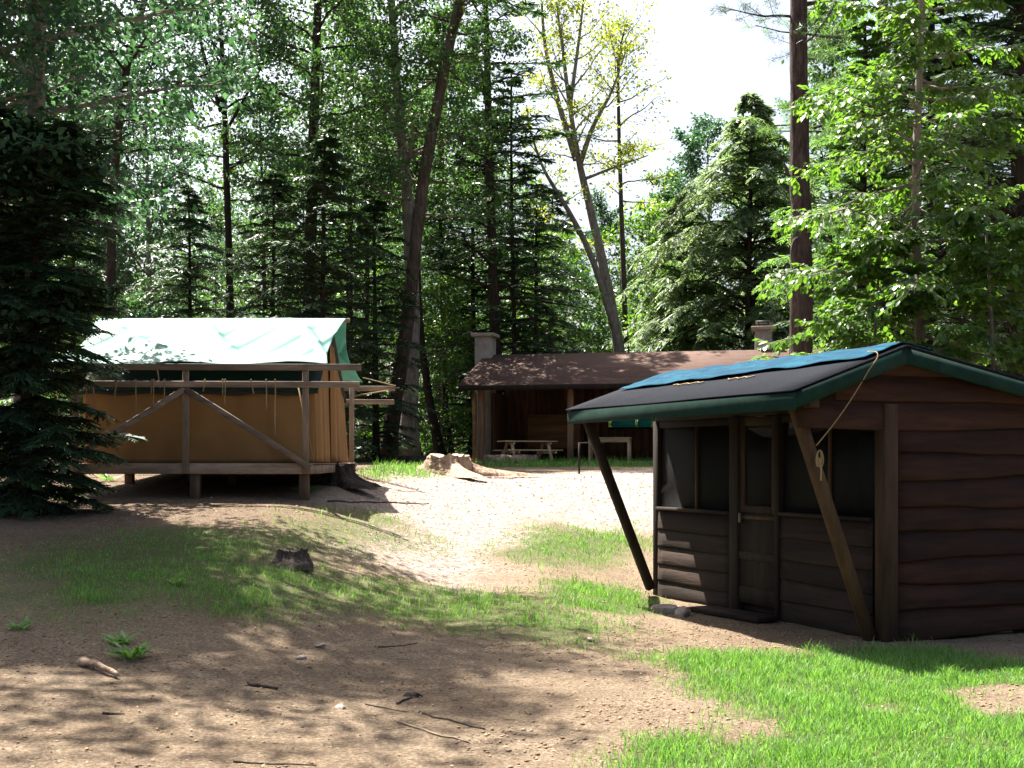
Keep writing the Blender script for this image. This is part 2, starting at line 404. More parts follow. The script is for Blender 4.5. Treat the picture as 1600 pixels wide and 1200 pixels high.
def ground_mat():
    m, t, out = new_mat('ground')
    v = mapping(t, (1, 1, 1))
    at = N(t, 'ShaderNodeAttribute', attribute_name='cover')
    sep = N(t, 'ShaderNodeSeparateColor'); t.links.new(at.outputs['Color'], sep.inputs[0])
    nA = noise(t, v, 3.0, 8, .7); nB = noise(t, v, 38, 6, .75); nC = noise(t, v, 140, 3, .7); nD = noise(t, v, .7, 4, .6)
    dirt = ramp(t, nB.outputs[0], [(.3, (.11, .079, .053)), (.5, (.28, .215, .15)), (.72, (.5, .42, .315))])
    dirt = mix(t, .6, dirt, ramp(t, nA.outputs[0], [(.3, (.62, .58, .55)), (.7, (1.25, 1.22, 1.2))]), 'MULTIPLY')
    dirt = mix(t, .5, dirt, ramp(t, nD.outputs[0], [(.35, (.72, .66, .6)), (.65, (1.15, 1.15, 1.15))]), 'MULTIPLY')
    litter = ramp(t, nB.outputs[0], [(.3, (.05, .032, .022)), (.55, (.15, .1, .07)), (.75, (.3, .22, .16))])
    vo = N(t, 'ShaderNodeTexVoronoi'); vo.inputs['Scale'].default_value = 26; t.links.new(v, vo.inputs['Vector'])
    gs = N(t, 'ShaderNodeSeparateColor'); t.links.new(vo.outputs['Color'], gs.inputs[0])
    grav = ramp(t, gs.outputs[0], [(0, (.25, .185, .155)), (.5, (.42, .335, .29)), (1, (.62, .53, .48))])
    grav = mix(t, .5, grav, ramp(t, nB.outputs[0], [(.3, (.6, .55, .52)), (.7, (1.2, 1.2, 1.2))]), 'MULTIPLY')
    moss = ramp(t, nB.outputs[0], [(.3, (.035, .07, .015)), (.7, (.1, .17, .035))])
    c = mix(t, sep.outputs[1], dirt, grav)
    c = mix(t, sep.outputs[2], c, litter)
    def jag(s, k=1.0):
        a = N(t, 'ShaderNodeMath', operation='ADD'); t.links.new(s, a.inputs[0])
        q = N(t, 'ShaderNodeMath', operation='MULTIPLY_ADD'); t.links.new(nA.outputs[0], q.inputs[0]); q.inputs[1].default_value = 1.4*k; q.inputs[2].default_value = -.7*k
        t.links.new(q.outputs[0], a.inputs[1])
        b = N(t, 'ShaderNodeMapRange'); b.inputs[1].default_value = .25; b.inputs[2].default_value = .85; b.inputs[4].default_value = .8; t.links.new(a.outputs[0], b.inputs[0]); return b.outputs[0]
    c = mix(t, jag(sep.outputs[0]), c, moss)
    ad = N(t, 'ShaderNodeMath', operation='ADD'); t.links.new(nB.outputs[0], ad.inputs[0]); t.links.new(nC.outputs[0], ad.inputs[1])
    principled(t, out, c, .95, .1, bump(t, ad.outputs[0], 1.0, .04))
    return m
M['ground'] = ground_mat()
me = np_mesh('ground', V, [F], M['ground'], True)
ca = me.color_attributes.new('cover', 'FLOAT_COLOR', 'POINT')
xx, yy = V[:, 0], V[:, 1]
near = (np.abs(xx) < 30) & (yy > 0) & (yy < 60)
cov = np.zeros((len(V), 4), np.float32); cov[:, 3] = 1
cov[near, 0] = grass_density(xx[near], yy[near]); cov[near, 1] = gravel_mask(xx[near], yy[near])
wood_floor = np.clip(sst(43, 50, yy) + sst(-6.2, -9, xx) + sst(6, 10, xx)*sst(12, 16, yy), 0, 1)
wood_floor = np.maximum(wood_floor, (1-sst(-3.6, -2.0, xx + .5*fbm(xx, yy, 8)))*sst(10.5, 13, yy)*.55)
cov[:, 2] = np.clip(wood_floor, 0, 1)*(1-cov[:, 1])
ca.data.foreach_set('color', cov.ravel())
link('ground', me, kind='structure')

# ------------------------------------------------------------------ cabin (right)
CX, CY, CRZ = 3.257, 10.67, math.atan2(.4, .916)
cabin = empty('camp_cabin', (CX, CY, 0), CRZ, 'dark brown cabin with wavy edged board siding and overhanging green trimmed roof', 'cabin')
FL, GW = 3.96, 3.0                      # front wall length (local y), gable width (local x)
EX, EZ, PX, PZ, BX = -1.05, 2.20, .12, 2.61, 3.35
SL = (PZ-EZ)/(PX-EX); SR = .19
def roof_z(x): return EZ + SL*(x-EX) if x <= PX else PZ - SR*(x-PX)

def live_board(L, h, seed, n=14, amp=.032):
    """board lying in the local xz plane, facing -y, with a wavy waney lower edge"""
    r = np.random.default_rng(seed); u = np.linspace(0, L, n)
    lo = amp*(1.2*fbm(u*1.1+seed*9.7, u*0+seed, 2, 3) + .5*np.sin(u*1.7+seed*2.3))
    V = []
    for i, x in enumerate(u):
        V += [[x, -.012, h], [x, -.034+.003*math.sin(x*5+seed), lo[i]+.006], [x, -.03, lo[i]-.012], [x, -.004, lo[i]-.01], [x, .004, h]]
    a = np.arange((n-1))[:, None]*5
    F = np.concatenate([a+np.array([[k, (k+1) % 5, (k+1) % 5+5, k+5]]) for k in range(5)])
    return np.array(V), [F, np.array([[4, 3, 2, 1, 0]]), np.array([[0, 1, 2, 3, 4]])+5*(n-1)]

wall_g = box('gable_wall', M['dark_wood'], cabin, .02, GW, .0, .05, .1, 2.12, 0)
rows = np.cumsum([.03, .235, .245, .225, .24, .225, .245, .22, .235, .24, .18])
for i in range(10):
    z0, h = rows[i], rows[i+1]-rows[i]+.03
    x0 = .13 if i < 9 else None
    if rows[i+1] > 2.06: x0 = max(EX+.06, EX+(rows[i+1]+.05-EZ)/SL+.03) if rows[i+1] > EZ-.02 else EX+.12
    x1 = GW+.02
    V_, F_ = live_board(x1-x0, h, 10+i, 22)
    V_[:, 0] += x0; V_[:, 2] += z0; V_[:, 1] -= .002
    link('siding_board', np_mesh('siding_board', V_, F_, M['siding'], False), wall_g)
# gable triangle above the top boards
xs = np.array([EX+.35, PX, GW+.02, GW+.02, EX+.35]); zs = np.array([2.30, roof_z(PX)-.06, roof_z(GW)-.06, 2.02, 2.1])
Vt = np.concatenate([np.stack([xs, np.full(5, -.012), zs], -1), np.stack([xs, np.full(5, .03), zs], -1)])
link('gable_board', np_mesh('gable_board', Vt, [np.array([[0, 1, 2, 3, 4], [9, 8, 7, 6, 5]]), np.array([[k, (k+1) % 5, (k+1) % 5+5, k+5] for k in range(5)])], M['siding']), wall_g)
box('corner_post', M['corner'], cabin, -.02, .125, -.05, .09, .02, 2.1)
# other walls, floor
box('back_wall', M['dark_wood'], cabin, GW-.05, GW, .05, FL, .05, 1.95, 0)
box('side_wall', M['dark_wood'], cabin, .05, GW-.05, FL-.05, FL, .05, 2.0, 0)
box('cabin_floor', M['dark_wood'], cabin, .06, GW-.06, .06, FL-.06, .02, .1, 0)
for (x, y) in ((.3, .2), (1.5, .2), (2.8, .2), (1.5, 3.7)):
    box('foundation_block', M['stone'], cabin, x-.12, x+.12, y-.1, y+.1, -.12, .06, .01)
# front wall: posts, sills, lower panels of live-edge boards, screens, door
fw = box('front_wall', M['dark_wood'], cabin, .0, .08, 0.1, FL-.02, 2.06, 2.2)
for y0, y1, xo in ((1.49, 1.555, -.035), (2.2, 2.35, -.035), (FL-.1, FL+.01, -.012)):
    box('wall_post', M['dark_wood'], fw, xo, .09, y0, y1, .02, 2.06)
def front_panel(y0, y1, sill, seed, n):
    zz = np.linspace(.03, sill-.02, n+1)
    for i in range(n):
        V_, F_ = live_board(y1-y0, zz[i+1]-zz[i]+.03, seed+i, 12, .016)
        # local x -> along +y (reversed), facing -x
        W = np.stack([V_[:, 1]*.5, y1-V_[:, 0], V_[:, 2]+zz[i]], -1)
        link('siding_board', np_mesh('siding_board', W, F_, M['siding_y']), fw)
    box('window_sill', M['siding_y'], fw, -.05, .08, y0+.005, y1-.005, sill, sill+.035)
front_panel(.125, 1.485, 1.06, 40, 5)
front_panel(2.355, FL-.105, 1.03, 60, 5)
for y0, y1, sill, mu in ((.125, 1.485, 1.095, .74), (2.355, FL-.105, 1.065, 3.05)):
    wdw = box('window', M['dark_wood'], cabin, .0, .05, y0, y1, 1.98, 2.055)
    box('screen', M['screen'], wdw, .03, .034, y0, y1, sill, 1.98, 0)
    box('mullion', M['brace_wood'], wdw, -.005, .025, mu-.016, mu+.016, sill, 1.98)
door = box('door', M['brace_dark'], cabin, -.005, .03, 1.56, 2.195, .13, 1.06)
box('screen', M['screen'], door, .01, .014, 1.65, 2.105, 1.14, 1.96, 0)
for y0, y1 in ((1.56, 1.645), (2.11, 2.195)): box('stile', M['brace_dark'], door, -.003, .03, y0, y1, 1.065, 2.05)
box('rail', M['brace_dark'], door, -.003, .03, 1.65, 2.105, 1.065, 1.14); box('rail', M['brace_dark'], door, -.003, .03, 1.65, 2.105, 1.96, 2.05)
box('rail', M['brace_wood'], door, -.02, -.008, 1.565, 2.19, 1.0, 1.035); box('rail', M['brace_dark'], door, -.02, -.008, 1.565, 2.19, .16, .3); box('rail', M['brace_dark'], door, -.02, -.008, 1.565, 2.19, .58, .66)
box('door_handle', M['metal'], door, -.05, -.021, 2.13, 2.16, .96, 1.06)
# roof
def slab(name, mat, parent, prof, y0, y1, ny=2, wob=0.0):
    """prof: closed list of (x, z)"""
    prof = np.array(prof); k = len(prof); ys = np.linspace(y0, y1, ny)
    V = np.concatenate([np.stack([prof[:, 0], np.full(k, y), prof[:, 1]+wob*np.sin(y*2.1)], -1) for y in ys])
    F = []
    for j in range(ny-1):
        for i in range(k): F.append([j*k+i, j*k+(i+1) % k, (j+1)*k+(i+1) % k, (j+1)*k+i])
    me = np_mesh(name, V, [np.array(F), np.array([list(range(k))[::-1]]), np.array([[(ny-1)*k+i for i in range(k)]])], mat)
    bm = bmesh.new(); bm.from_mesh(me); bmesh.ops.recalc_face_normals(bm, faces=bm.faces); bm.to_mesh(me); bm.free()
    return link(name, me, parent)
RY0, RY1 = -.16, FL+.14
roof = slab('roof', M['dark_wood'], cabin, [(EX+.01, EZ-.03), (PX, PZ-.03), (BX, roof_z(BX)-.03), (BX, roof_z(BX)-.055), (PX, PZ-.055), (EX+.01, EZ-.055)], RY0+.03, RY1-.03)
slab('roofing', M['asphalt_roof'], roof, [(EX-.035, EZ-.012), (PX, PZ), (BX+.03, roof_z(BX)-.006), (BX+.03, roof_z(BX)-.026), (PX, PZ-.026), (EX-.035, EZ-.026)], RY0-.012, RY1+.012, 12, .004)
box('fascia', M['green_paint'], roof, EX-.02, EX+.008, RY0, RY1, EZ-.175, EZ-.03, .004)
def rake(x0, x1, y0, y1):
    slab('rake_board', M['green_paint'], roof, [(x0, roof_z(x0)-.03), (x1, roof_z(x1)-.03), (x1, roof_z(x1)-.165), (x0, roof_z(x0)-.165)], y0, y1)
for y in (RY0, RY1-.026):
    rake(EX+.01, PX, y, y+.026); rake(PX+.001, BX, y, y+.026)
for y in np.linspace(.2, FL-.2, 6):
    beam('rafter', M['brace_dark'], roof, (EX+.02, y, EZ-.055-.055), (PX-.02, y, PZ-.055-.06), .05, .1)
box('plate', M['brace_dark'], roof, EX+.18, EX+.28, RY0+.05, RY1-.05, 2.05, 2.14)
slab('tarp_batten', M['dark_wood'], roof, [(PX-.03, PZ+.004), (PX+.03, PZ+.004), (PX+.03, PZ+.02), (PX-.03, PZ+.02)], .1, RY1-.1)
# diagonal braces
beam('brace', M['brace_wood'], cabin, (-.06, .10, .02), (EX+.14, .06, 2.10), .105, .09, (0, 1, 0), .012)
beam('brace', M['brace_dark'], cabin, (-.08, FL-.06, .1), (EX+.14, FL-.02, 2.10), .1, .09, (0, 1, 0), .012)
# tarpaulin on the roof: its own thing
nx, ny = 16, 60
U, Wv = np.meshgrid(np.linspace(0, 1, nx), np.linspace(0, 1, ny))
ty = RY0+.06 + Wv*(RY1-.25-RY0)
lowx = -.30 - .2*Wv + .02*np.sin(Wv*21) + .03*fbm(Wv*9, Wv*0, 8)
tx = lowx*(1-U) + (PX+.35)*U
tz = np.where(tx <= PX, EZ+SL*(tx-EX), PZ-SR*(tx-PX)) + .026 + .02*np.abs(fbm(ty*2.3+tx*3, tx*7-ty, 4, 4)) + .006*np.sin(ty*9+tx*7)
Vt = np.stack([tx, ty, tz], -1).reshape(-1, 3)
ii = np.arange(nx*ny).reshape(ny, nx); Ft = np.stack([ii[:-1, :-1], ii[:-1, 1:], ii[1:, 1:], ii[1:, :-1]], -1).reshape(-1, 4)
tarp = link('roof_tarp', np_mesh('roof_tarp', Vt, [Ft], M['tarp_blue'], True), None, (CX, CY, 0), CRZ, label='blue green tarpaulin lying over the ridge of the dark brown cabin roof', category='tarp')
md = tarp.modifiers.new('s', 'SOLIDIFY'); md.thickness = .003; md.offset = 1
def tube_obj(name, pts, rad, mat, parent=None, sides=6, n=0, **props):
    pts = np.array(pts, float)
    if n:
        t0 = np.linspace(0, 1, len(pts)); t1 = np.linspace(0, 1, n)
        # catmull-like smoothing
        q = np.stack([np.interp(t1, t0, pts[:, k]) for k in range(3)], -1)
        for _ in range(2): q[1:-1] = (q[:-2]+2*q[1:-1]+q[2:])/4
        pts = q
    rad = np.broadcast_to(np.asarray(rad, float), (len(pts),)) if np.ndim(rad) == 0 else np.interp(np.linspace(0, 1, len(pts)), np.linspace(0, 1, len(rad)), rad)
    V, F = tubes(pts[None], rad[None], sides)
    return link(name, np_mesh(name, V, F, mat, True), parent, **props)
# rope from the tarp down to a coil on the brace
rope = empty('tie_rope', (CX, CY, 0), CRZ, 'frayed tie rope hanging from cabin roof with a coil on the front brace', 'rope')
a = np.array([-.22, RY0-.02, roof_z(-.22)+.045]); b = np.array([-.72, .0, 1.73])
pts = [a+(0, .12, .01), a, a+(-.01, -.03, -.05)] + [a*(1-s)+b*s+np.array([0, -.03*(1-s), -.05*math.sin(s*math.pi)]) for s in np.linspace(.15, 1, 8)]
tube_obj('rope_line', pts, .0055, M['rope'], rope, 6, 40)
th = np.linspace(0, 6*math.pi, 60)
coil = np.stack([b[0]+.022*np.cos(th)+.01*np.sin(th*.37), np.full(60, -.045)+.012*np.sin(th*.8), b[2]-.11+.07*np.sin(th)], -1)
tube_obj('rope_coil', coil, .0055, M['rope'], rope, 6)
tube_obj('rope_tail', [b+(0, -.04, -.1), b+(.015, -.05, -.2), b+(.01, -.05, -.3)], .008, M['rope'], rope, 6, 12)
for j, (y0, y1) in enumerate(((2.7, 2.1), (1.7, 1.25))):
    q = [(-.5+.03*math.sin(k*2.1+j), y0+(y1-y0)*k/9, roof_z(-.5+.03*math.sin(k*2.1+j))+.012) for k in range(10)]
    tube_obj('rope_end', q, .007, M['rope'], rope, 5, 30)
# doorstep plank and rocks
def cabin_pt(x, y): 
    c, s = math.cos(CRZ), math.sin(CRZ); return (CX+c*x-s*y, CY+s*x+c*y)
px_, py_ = cabin_pt(-.3, 1.9)
st = box('step_plank', M['siding_y'], None, -.14, .14, -.55, .5, 0, .055, .008, label='weathered plank lying as a doorstep in front of the cabin door', category='plank')
st.location = (px_, py_, float(hz_fine(px_, py_))+.005); st.rotation_euler = (0, 0, CRZ+R(6))

def rock_mesh(name, rx, ry, rz_, seed, mat=None, sub=3):
    bm = bmesh.new(); bmesh.ops.create_icosphere(bm, subdivisions=sub, radius=1)
    r = np.random.default_rng(seed); dirs = r.normal(size=(9, 3)); dirs /= np.linalg.norm(dirs, axis=1)[:, None]; cut = r.uniform(.55, .95, 9)
    for v in bm.verts:
        p = np.array(v.co)
        for d_, c_ in zip(dirs, cut):
            k = p@d_
            if k > c_: p = p-d_*(k-c_)*.85
        p *= 1+.06*math.sin(p[0]*7+seed)*math.cos(p[1]*6)
        v.co = p*(rx, ry, rz_)
    me = bpy.data.meshes.new(name); bm.to_mesh(me); bm.free(); me.materials.append(mat or M['stone'])
    return me
for i, (px, py, rx, ry, rz_, lab) in enumerate((
    (1042, 958, .2, .13, .09, 'flat grey rock at the far front corner of the cabin'),
    (1066, 964, .09, .08, .09, 'small upright dark rock next to the cabin doorstep'),
    (922, 1001, .05, .03, .02, 'small pale stone on dirt at the edge of the shaded grass'),
    (470, 1031, .05, .035, .025, 'tan pebble lying in shaded dirt left of centre'),
    (533, 1108, .045, .035, .028, 'reddish pebble lying on sunlit dirt near the bottom'),
    (500, 1010, .05, .03, .018, 'dark flat stone half buried in shaded path'))):
    p = G(px, py)
    link('rock', rock_mesh('rock', rx, ry, rz_, 30+i), None, (p[0], p[1], p[2]+rz_*.3), i*1.3, label=lab, category='rock')

# ------------------------------------------------------------------ tent, platform, fly (left)
TG = 1.145
plat = empty('tent_platform', (-4.5, 19.4, TG), 0, 'raised wooden tent platform with grey rails and diagonal braces', 'platform')
def L(p): return (p[0]+4.5, p[1]-19.4, p[2]-TG)
def lb(name, mat, p0, p1, wd, ht, up=(0, 0, 1), parent=plat, **k): return beam(name, mat, parent, L(p0), L(p1), wd, ht, up, .006, **k)
YF, YR, XL, XR = 17.0, 21.8, -6.2, -2.82
deck = [lb('deck_plank', M['grey_wood'], (XL-.02, y, 1.545), (XR+.02, y, 1.545), .135, .03) for y in np.arange(YF+.12, YR-.05, .142)]
for y, s in ((YF, 1), (YR, -1)): lb('rim_board', M['grey_wood'], (XL-.05, y, 1.49), (XR+.02, y, 1.49), .04, .15)
for x in (XL, XR): lb('rim_board', M['grey_wood'], (x, YF+.021, 1.49), (x, YR-.021, 1.49), .04, .15)
for y in (YF+.1, (YF+YR)/2, YR-.1):
    for x in (XL+.1, -4.45, XR-.1):
        zb = float(hz(x, y)); lb('pier_post', M['pier'], (x, y, zb-.06), (x, y, 1.415), .13, .13, (0, 1, 0))
for y, s in ((YF-.04, 1), (YR+.04, -1)):
    o = -.041*s
    for x in (XL+.12, -4.55, XR-.06):
        lb('rail_post', M['grey_wood_z'], (x, y, 1.42), (x, y, 2.95), .085, .04, (0, 1, 0))
    lb('rail', M['grey_wood'], (-7.0, y+o, 2.915), (-2.1, y+o, 2.9), .04, .09)
    lb('rail', M['grey_wood'], (-7.05, y+o, 2.675), (-2.12, y+o, 2.66), .04, .085)
    for x in (XL-.12, XR+.02):
        lb('diagonal_brace', M['grey_wood'], (-4.55, y+o+.0, 2.6), (x, y+o, 1.5), .036, .085)
# canvas tent
tent = empty('wall_tent', (-4.6, 19.4, 1.56), 0, 'tan canvas wall tent standing on the raised wooden platform', 'tent')
def Lt(V): return np.asarray(V, float) - np.array([-4.6, 19.4, 1.56])
TX0, TX1, TY0, TY1, TW, TR = -6.3, -2.89, 17.9, 20.75, 2.66, 3.72
def sheet(name, mat, parent, fn, nu, nv, thick=.004, off=Lt):
    u, v = np.meshgrid(np.linspace(0, 1, nu), np.linspace(0, 1, nv))
    V = off(np.stack(fn(u, v), -1).reshape(-1, 3))
    ii = np.arange(nu*nv).reshape(nv, nu); Fq = np.stack([ii[:-1, :-1], ii[:-1, 1:], ii[1:, 1:], ii[1:, :-1]], -1).reshape(-1, 4)
    o = link(name, np_mesh(name, V, [Fq], mat, True), parent)
    md = o.modifiers.new('thickness', 'SOLIDIFY'); md.thickness = thick
    return o
def side(y, s):
    def fn(u, v):
        sag = .05*np.sin(v*math.pi)*(.6+.4*np.sin(u*9)) + .03*np.sin(u*37+v*2)*(1-v)*v*2 + .02*fbm(u*9, v*4, 3) + .03*np.maximum(0, np.sin(u*31+1.5*np.sin(v*2)))**5*v**2 + .02*np.abs(fbm(u*5+v*2, v*3-u*2, 14, 3))
        return TX0+(TX1-TX0)*u, y+s*sag, 1.56+(TW-1.56)*v
    return fn
sheet('side_wall', M['canvas'], tent, side(TY0, -1), 60, 16); sheet('side_wall', M['canvas'], tent, side(TY1, 1), 60, 16)
YM = (TY0+TY1)/2
for y0 in (TY0-.08, TY1+.08):
    sheet('tent_roof', M['canvas_roof'], tent, lambda u, v, y0=y0: (TX0-.05+(TX1-TX0+.1)*u, y0+(YM-y0)*v, TW-.03+(TR-TW)*v-.05*np.sin(v*math.pi)*np.sin(u*math.pi)), 20, 8)
    sheet('valance', M['canvas_roof'], tent, lambda u, v, y0=y0: (TX0-.05+(TX1-TX0+.1)*u, y0+.012*np.sin(u*50), TW-.03-.06*v+.015*np.sin(u*27)), 60, 3)
def end(x, ya, yb, ph):
    def fn(u, v):
        y = ya+(yb-ya)*u; top = np.where(y < YM, TW+(TR-.1-TW)*(y-TY0)/(YM-TY0), TW+(TR-.1-TW)*(TY1-y)/(TY1-YM))
        fold = .045*np.sin(u*19+ph)+.025*np.sin(u*41+ph*2)
        return x+fold*(1-.6*v)+.05*u*(1-v), y+0*v, 1.575+(top-1.575)*v
    return fn
sheet('end_flap', M['canvas'], tent, end(TX1-.03, TY0, YM-.08, .4), 40, 14); sheet('end_flap', M['canvas'], tent, end(TX1-.0, YM-.12, TY1, 1.7), 40, 14)
sheet('end_wall', M['canvas'], tent, end(TX0+.03, TY0, TY1, 2.2), 40, 14)
for y in (YM,):
    for x in (TX0+.12, TX1-.12): tube_obj('tent_pole', Lt([(x, y, 1.56), (x, y, TR-.02)]), .035, M['grey_wood_z'], tent, 8)
tube_obj('ridge_pole', Lt([(-6.62, YM, 3.80), (-2.58, YM, 3.83)]), .035, M['grey_wood'], tent, 8)
# guy ropes hanging from the lower rail
gr = np.random.default_rng(3)
for px, py0, py1 in ((145, 596, 632), (182, 596, 625), (212, 596, 645), (237, 594, 616), (240, 604, 640), (257, 594, 622), (320, 594, 612), (348, 594, 618), (352, 594, 634), (392, 594, 616), (416, 612, 640), (430, 592, 680), (135, 624, 662)):
    y = YF-.115; x = XY(px, y)
    tube_obj('guy_rope', Lt([(x, y, 2.735), (x+.006, y-.012, 2.7), (x+gr.normal()*.012, y, Zp(py1, y))]), .009, M['rope'], tent, 5, 8)
for x0, z0, x1, z1 in ((-2.98, 2.62, -2.78, 1.6), (-4.95, 2.9, -4.93, 2.62), (-6.35, 2.6, -6.28, 1.65)):
    tube_obj('guy_rope', Lt([(x0, YF-.03, z0), (x1, YF+.04, z1)]), .009, M['rope'], tent, 5)
tube_obj('guy_rope', Lt([(-2.6, 21.25, 3.05), (-2.1, 21.9, 2.95)]), .01, M['rope'], tent, 5)
tube_obj('guy_rope', Lt([(-2.75, 20.75, 2.7), (-2.2, 21.7, 2.86)]), .01, M['rope'], tent, 5)
# fly
FXL, FXR, FY0, FY1, FR, FE = -6.6, -2.62, 17.3, 21.35, 3.88, 2.99
def fly_fn(u, v):
    x = FXL+(FXR-FXL)*u; a = np.abs(v-.5)*2
    y = FY0+(FY1-FY0)*v
    z = FE+(FR-FE)*(1-a)
    z = z - .10*np.sin(a*math.pi)*(.75+.25*np.sin(u*7)) - .05*a*np.sin(np.clip(u, 0, 1)*math.pi)*0
    z = z + .025*np.sin(u*math.pi*5+.4)*a**2 + .02*np.maximum(0, np.sin(u*46+a*6.5+1.2*np.sin(u*11)))*np.sin(a*math.pi)*(fbm(u*5, v*3, 6)+.5)
    z = z + .09*np.maximum(0, np.sin((u*3.2-a*1.1+.12*np.sin(u*13))*6.0))**8*np.sin(a*math.pi) + .045*np.maximum(0, np.sin((u*7.1+a*1.6)*6.0))**10*np.sin(a*math.pi)
    cx = .12*(1-4*(a-.5)**2)*(np.where(u > .5, -1, 1))*(np.abs(u-.5)*2)**6     # end edges curve inwards
    return x+cx + .12*np.where(u < .5, 1, 0)*0, y, z
fly = sheet('tent_fly', M['fly'], None, fly_fn, 130, 60, .003, lambda V: np.asarray(V)-np.array([-4.6, 19.3, 3.0]))
fly.location = (-4.6, 19.3, 3.0); fly['label'] = 'pale green tarpaulin fly draped over the ridge of the tan tent'; fly['category'] = 'tarp'

# ------------------------------------------------------------------ stumps and logs
def stump(px, py, rad, hgt, nroot, seed, label, mat, top, rootlen=1.2):
    p = G(px, py); r = np.random.default_rng(seed)
    o = empty('tree_stump', tuple(p), 0, label, 'stump')
    n, k = 64, 14; th = np.arange(n)*2*np.pi/n
    ra = np.sort(r.uniform(0, 2*np.pi, nroot)); 
    V = []
    for j in range(k):
        s = j/(k-1)                      # 0 at ground .. 1 at top
        fl = sum(np.exp(-((np.angle(np.exp(1j*(th-a)))/.2)**2)) for a in ra)
        fl = fl*rootlen*(1-s)**3.2*rad + rad*.35*(1-s)**2
        g = 1+.09*np.abs(np.sin(th*4.5+seed+s*.8))+.07*np.sin(th*11+2+s*2)+.05*np.sin(th*23+s*3)+.035*r.normal(size=n)
        rr = rad*g*(1-.08*s)+fl
        zz = hgt*s+(.05*np.sin(th*3+seed)+.05*np.sin(th*7)+.03*r.normal(size=n))*hgt*1.2*(s > .9)-.04*(s < .01)
        V.append(np.stack([rr*np.cos(th), rr*np.sin(th), zz + 0*th], -1))
    V = np.concatenate(V); ii = np.arange(n*k).reshape(k, n)
    Fq = np.stack([ii[:-1], np.roll(ii[:-1], -1, 1), np.roll(ii[1:], -1, 1), ii[1:]], -1).reshape(-1, 4)
    link('trunk', np_mesh('trunk', V, [Fq], mat, True), o)
    Vt = np.concatenate([V[-n:]-np.array([0, 0, .004]), V[-n:]*np.array([.5, .5, 1])+np.array([0, 0, -.03*hgt]), [[0, 0, V[-n:, 2].mean()-.02]]])
    i = np.arange(n); 
    link('cut_face', np_mesh('cut_face', Vt, [np.stack([i, np.roll(i, -1), np.roll(i, -1)+n, i+n], -1), np.stack([i+n, np.roll(i, -1)+n, np.full(n, 2*n)], -1)], top, True), o)
    return o
M['stump_wood'] = bark('stump_wood', (.1, .06, .038), (.46, .34, .25), .25, 7, 1.0, .08)
M['cut'] = plain('cut', (.25, .18, .12), (.5, .39, .28), 14, .9, .1)
stump(702, 742, .47, .44, 8, 5, 'large pale tree stump with spreading roots in the gravel clearing', M['stump_wood'], M['cut'], 1.9)
stump(457, 882, .15, .15, 5, 9, 'small dark stump in the grass in front of the tent', M['brown_bark'], M['brown_bark'], .9)
stump(530, 758, .24, .3, 5, 13, 'dark rotten stump beside the right end of the tent platform', M['dark_bark'], M['dark_bark'], 1.7)

def log(px0, px1, Y0, Y1, r, label, mat, seed):
    x0, x1 = XY(px0, Y0), XY(px1, Y1); n = 14
    t_ = np.linspace(0, 1, n); x = x0+(x1-x0)*t_; y = Y0+(Y1-Y0)*t_+.04*np.sin(t_*5+seed); z = hz(x, y)+r*.8
    rr = r*(1+.06*np.sin(t_*17+seed))
    c = np.array([x.mean(), y.mean(), float(hz(x.mean(), y.mean()))])
    V_, F_ = tubes((np.stack([x, y, z], -1)-c)[None], rr[None], 12)
    return link('fallen_log', np_mesh('fallen_log', V_, F_, mat, False), None, tuple(c), label=label, category='log')
log(548, 736, 42.2, 41.0, .12, 'long brown border log lying in grass behind the large stump', M['brown_bark'], 1)
log(757, 838, 39.6, 40.2, .17, 'short thick log lying on grass in front of the picnic table', M['stump_wood'], 2)

# ------------------------------------------------------------------ picnic shelter (behind)
SRZ = R(-12); SO = (-1.17, 41.6); SZ = float(hz(*SO))
shel = empty('picnic_shelter', (SO[0], SO[1], SZ), SRZ, 'long open fronted brown shelter with reddish shingle roof and two chimneys', 'shelter')
SLN, SDP, SEV, SRG = 11.2, 6.8, 2.5, 3.98
def sb(name, mat, *a, parent=shel, **k): return box(name, mat, parent, *a, .008, **k)
sb('floor_slab', M['concrete'], -.1, SLN+.1, -.1, SDP+.1, -.1, .04)
for i, x in enumerate((.0, 3.1, 6.2, 9.3, SLN-.2)):
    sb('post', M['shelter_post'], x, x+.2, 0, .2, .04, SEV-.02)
sb('post', M['tan_wood'], -.22, -.1, .1, .25, .0, SEV-.1)
sb('header', M['dark_wood'], -.3, SLN+.3, .02, .18, SEV-.02, SEV+.14)
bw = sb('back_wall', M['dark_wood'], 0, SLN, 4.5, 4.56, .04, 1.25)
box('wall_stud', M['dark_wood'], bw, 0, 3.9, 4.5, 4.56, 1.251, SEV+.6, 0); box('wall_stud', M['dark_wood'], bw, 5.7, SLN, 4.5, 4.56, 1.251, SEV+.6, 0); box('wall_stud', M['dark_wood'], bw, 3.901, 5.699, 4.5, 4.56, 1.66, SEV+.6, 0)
for i, x in enumerate(np.arange(0, SLN-.2, .3)):
    if 3.85 < x < 5.5:
        box('wall_plank', M['shelter_wood'], bw, x+.004, x+.296, 4.46, 4.498, .04, 1.28, 0); box('wall_plank', M['shelter_wood'], bw, x+.004, x+.296, 4.46, 4.498, 1.64, SEV+.6, 0)
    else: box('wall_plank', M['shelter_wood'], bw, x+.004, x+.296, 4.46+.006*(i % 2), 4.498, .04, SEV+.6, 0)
sb('side_wall', M['shelter_wood'], .02, .08, 2.2, 4.45, .04, SEV)
sb('plywood_panel', M['plywood'], 1.1, 3.05, 3.2, 3.25, .5, 1.75)
for x in (1.15, 2.95): sb('panel_leg', M['dark_wood'], x-.04, x+.04, 3.26, 3.34, .04, 1.7)
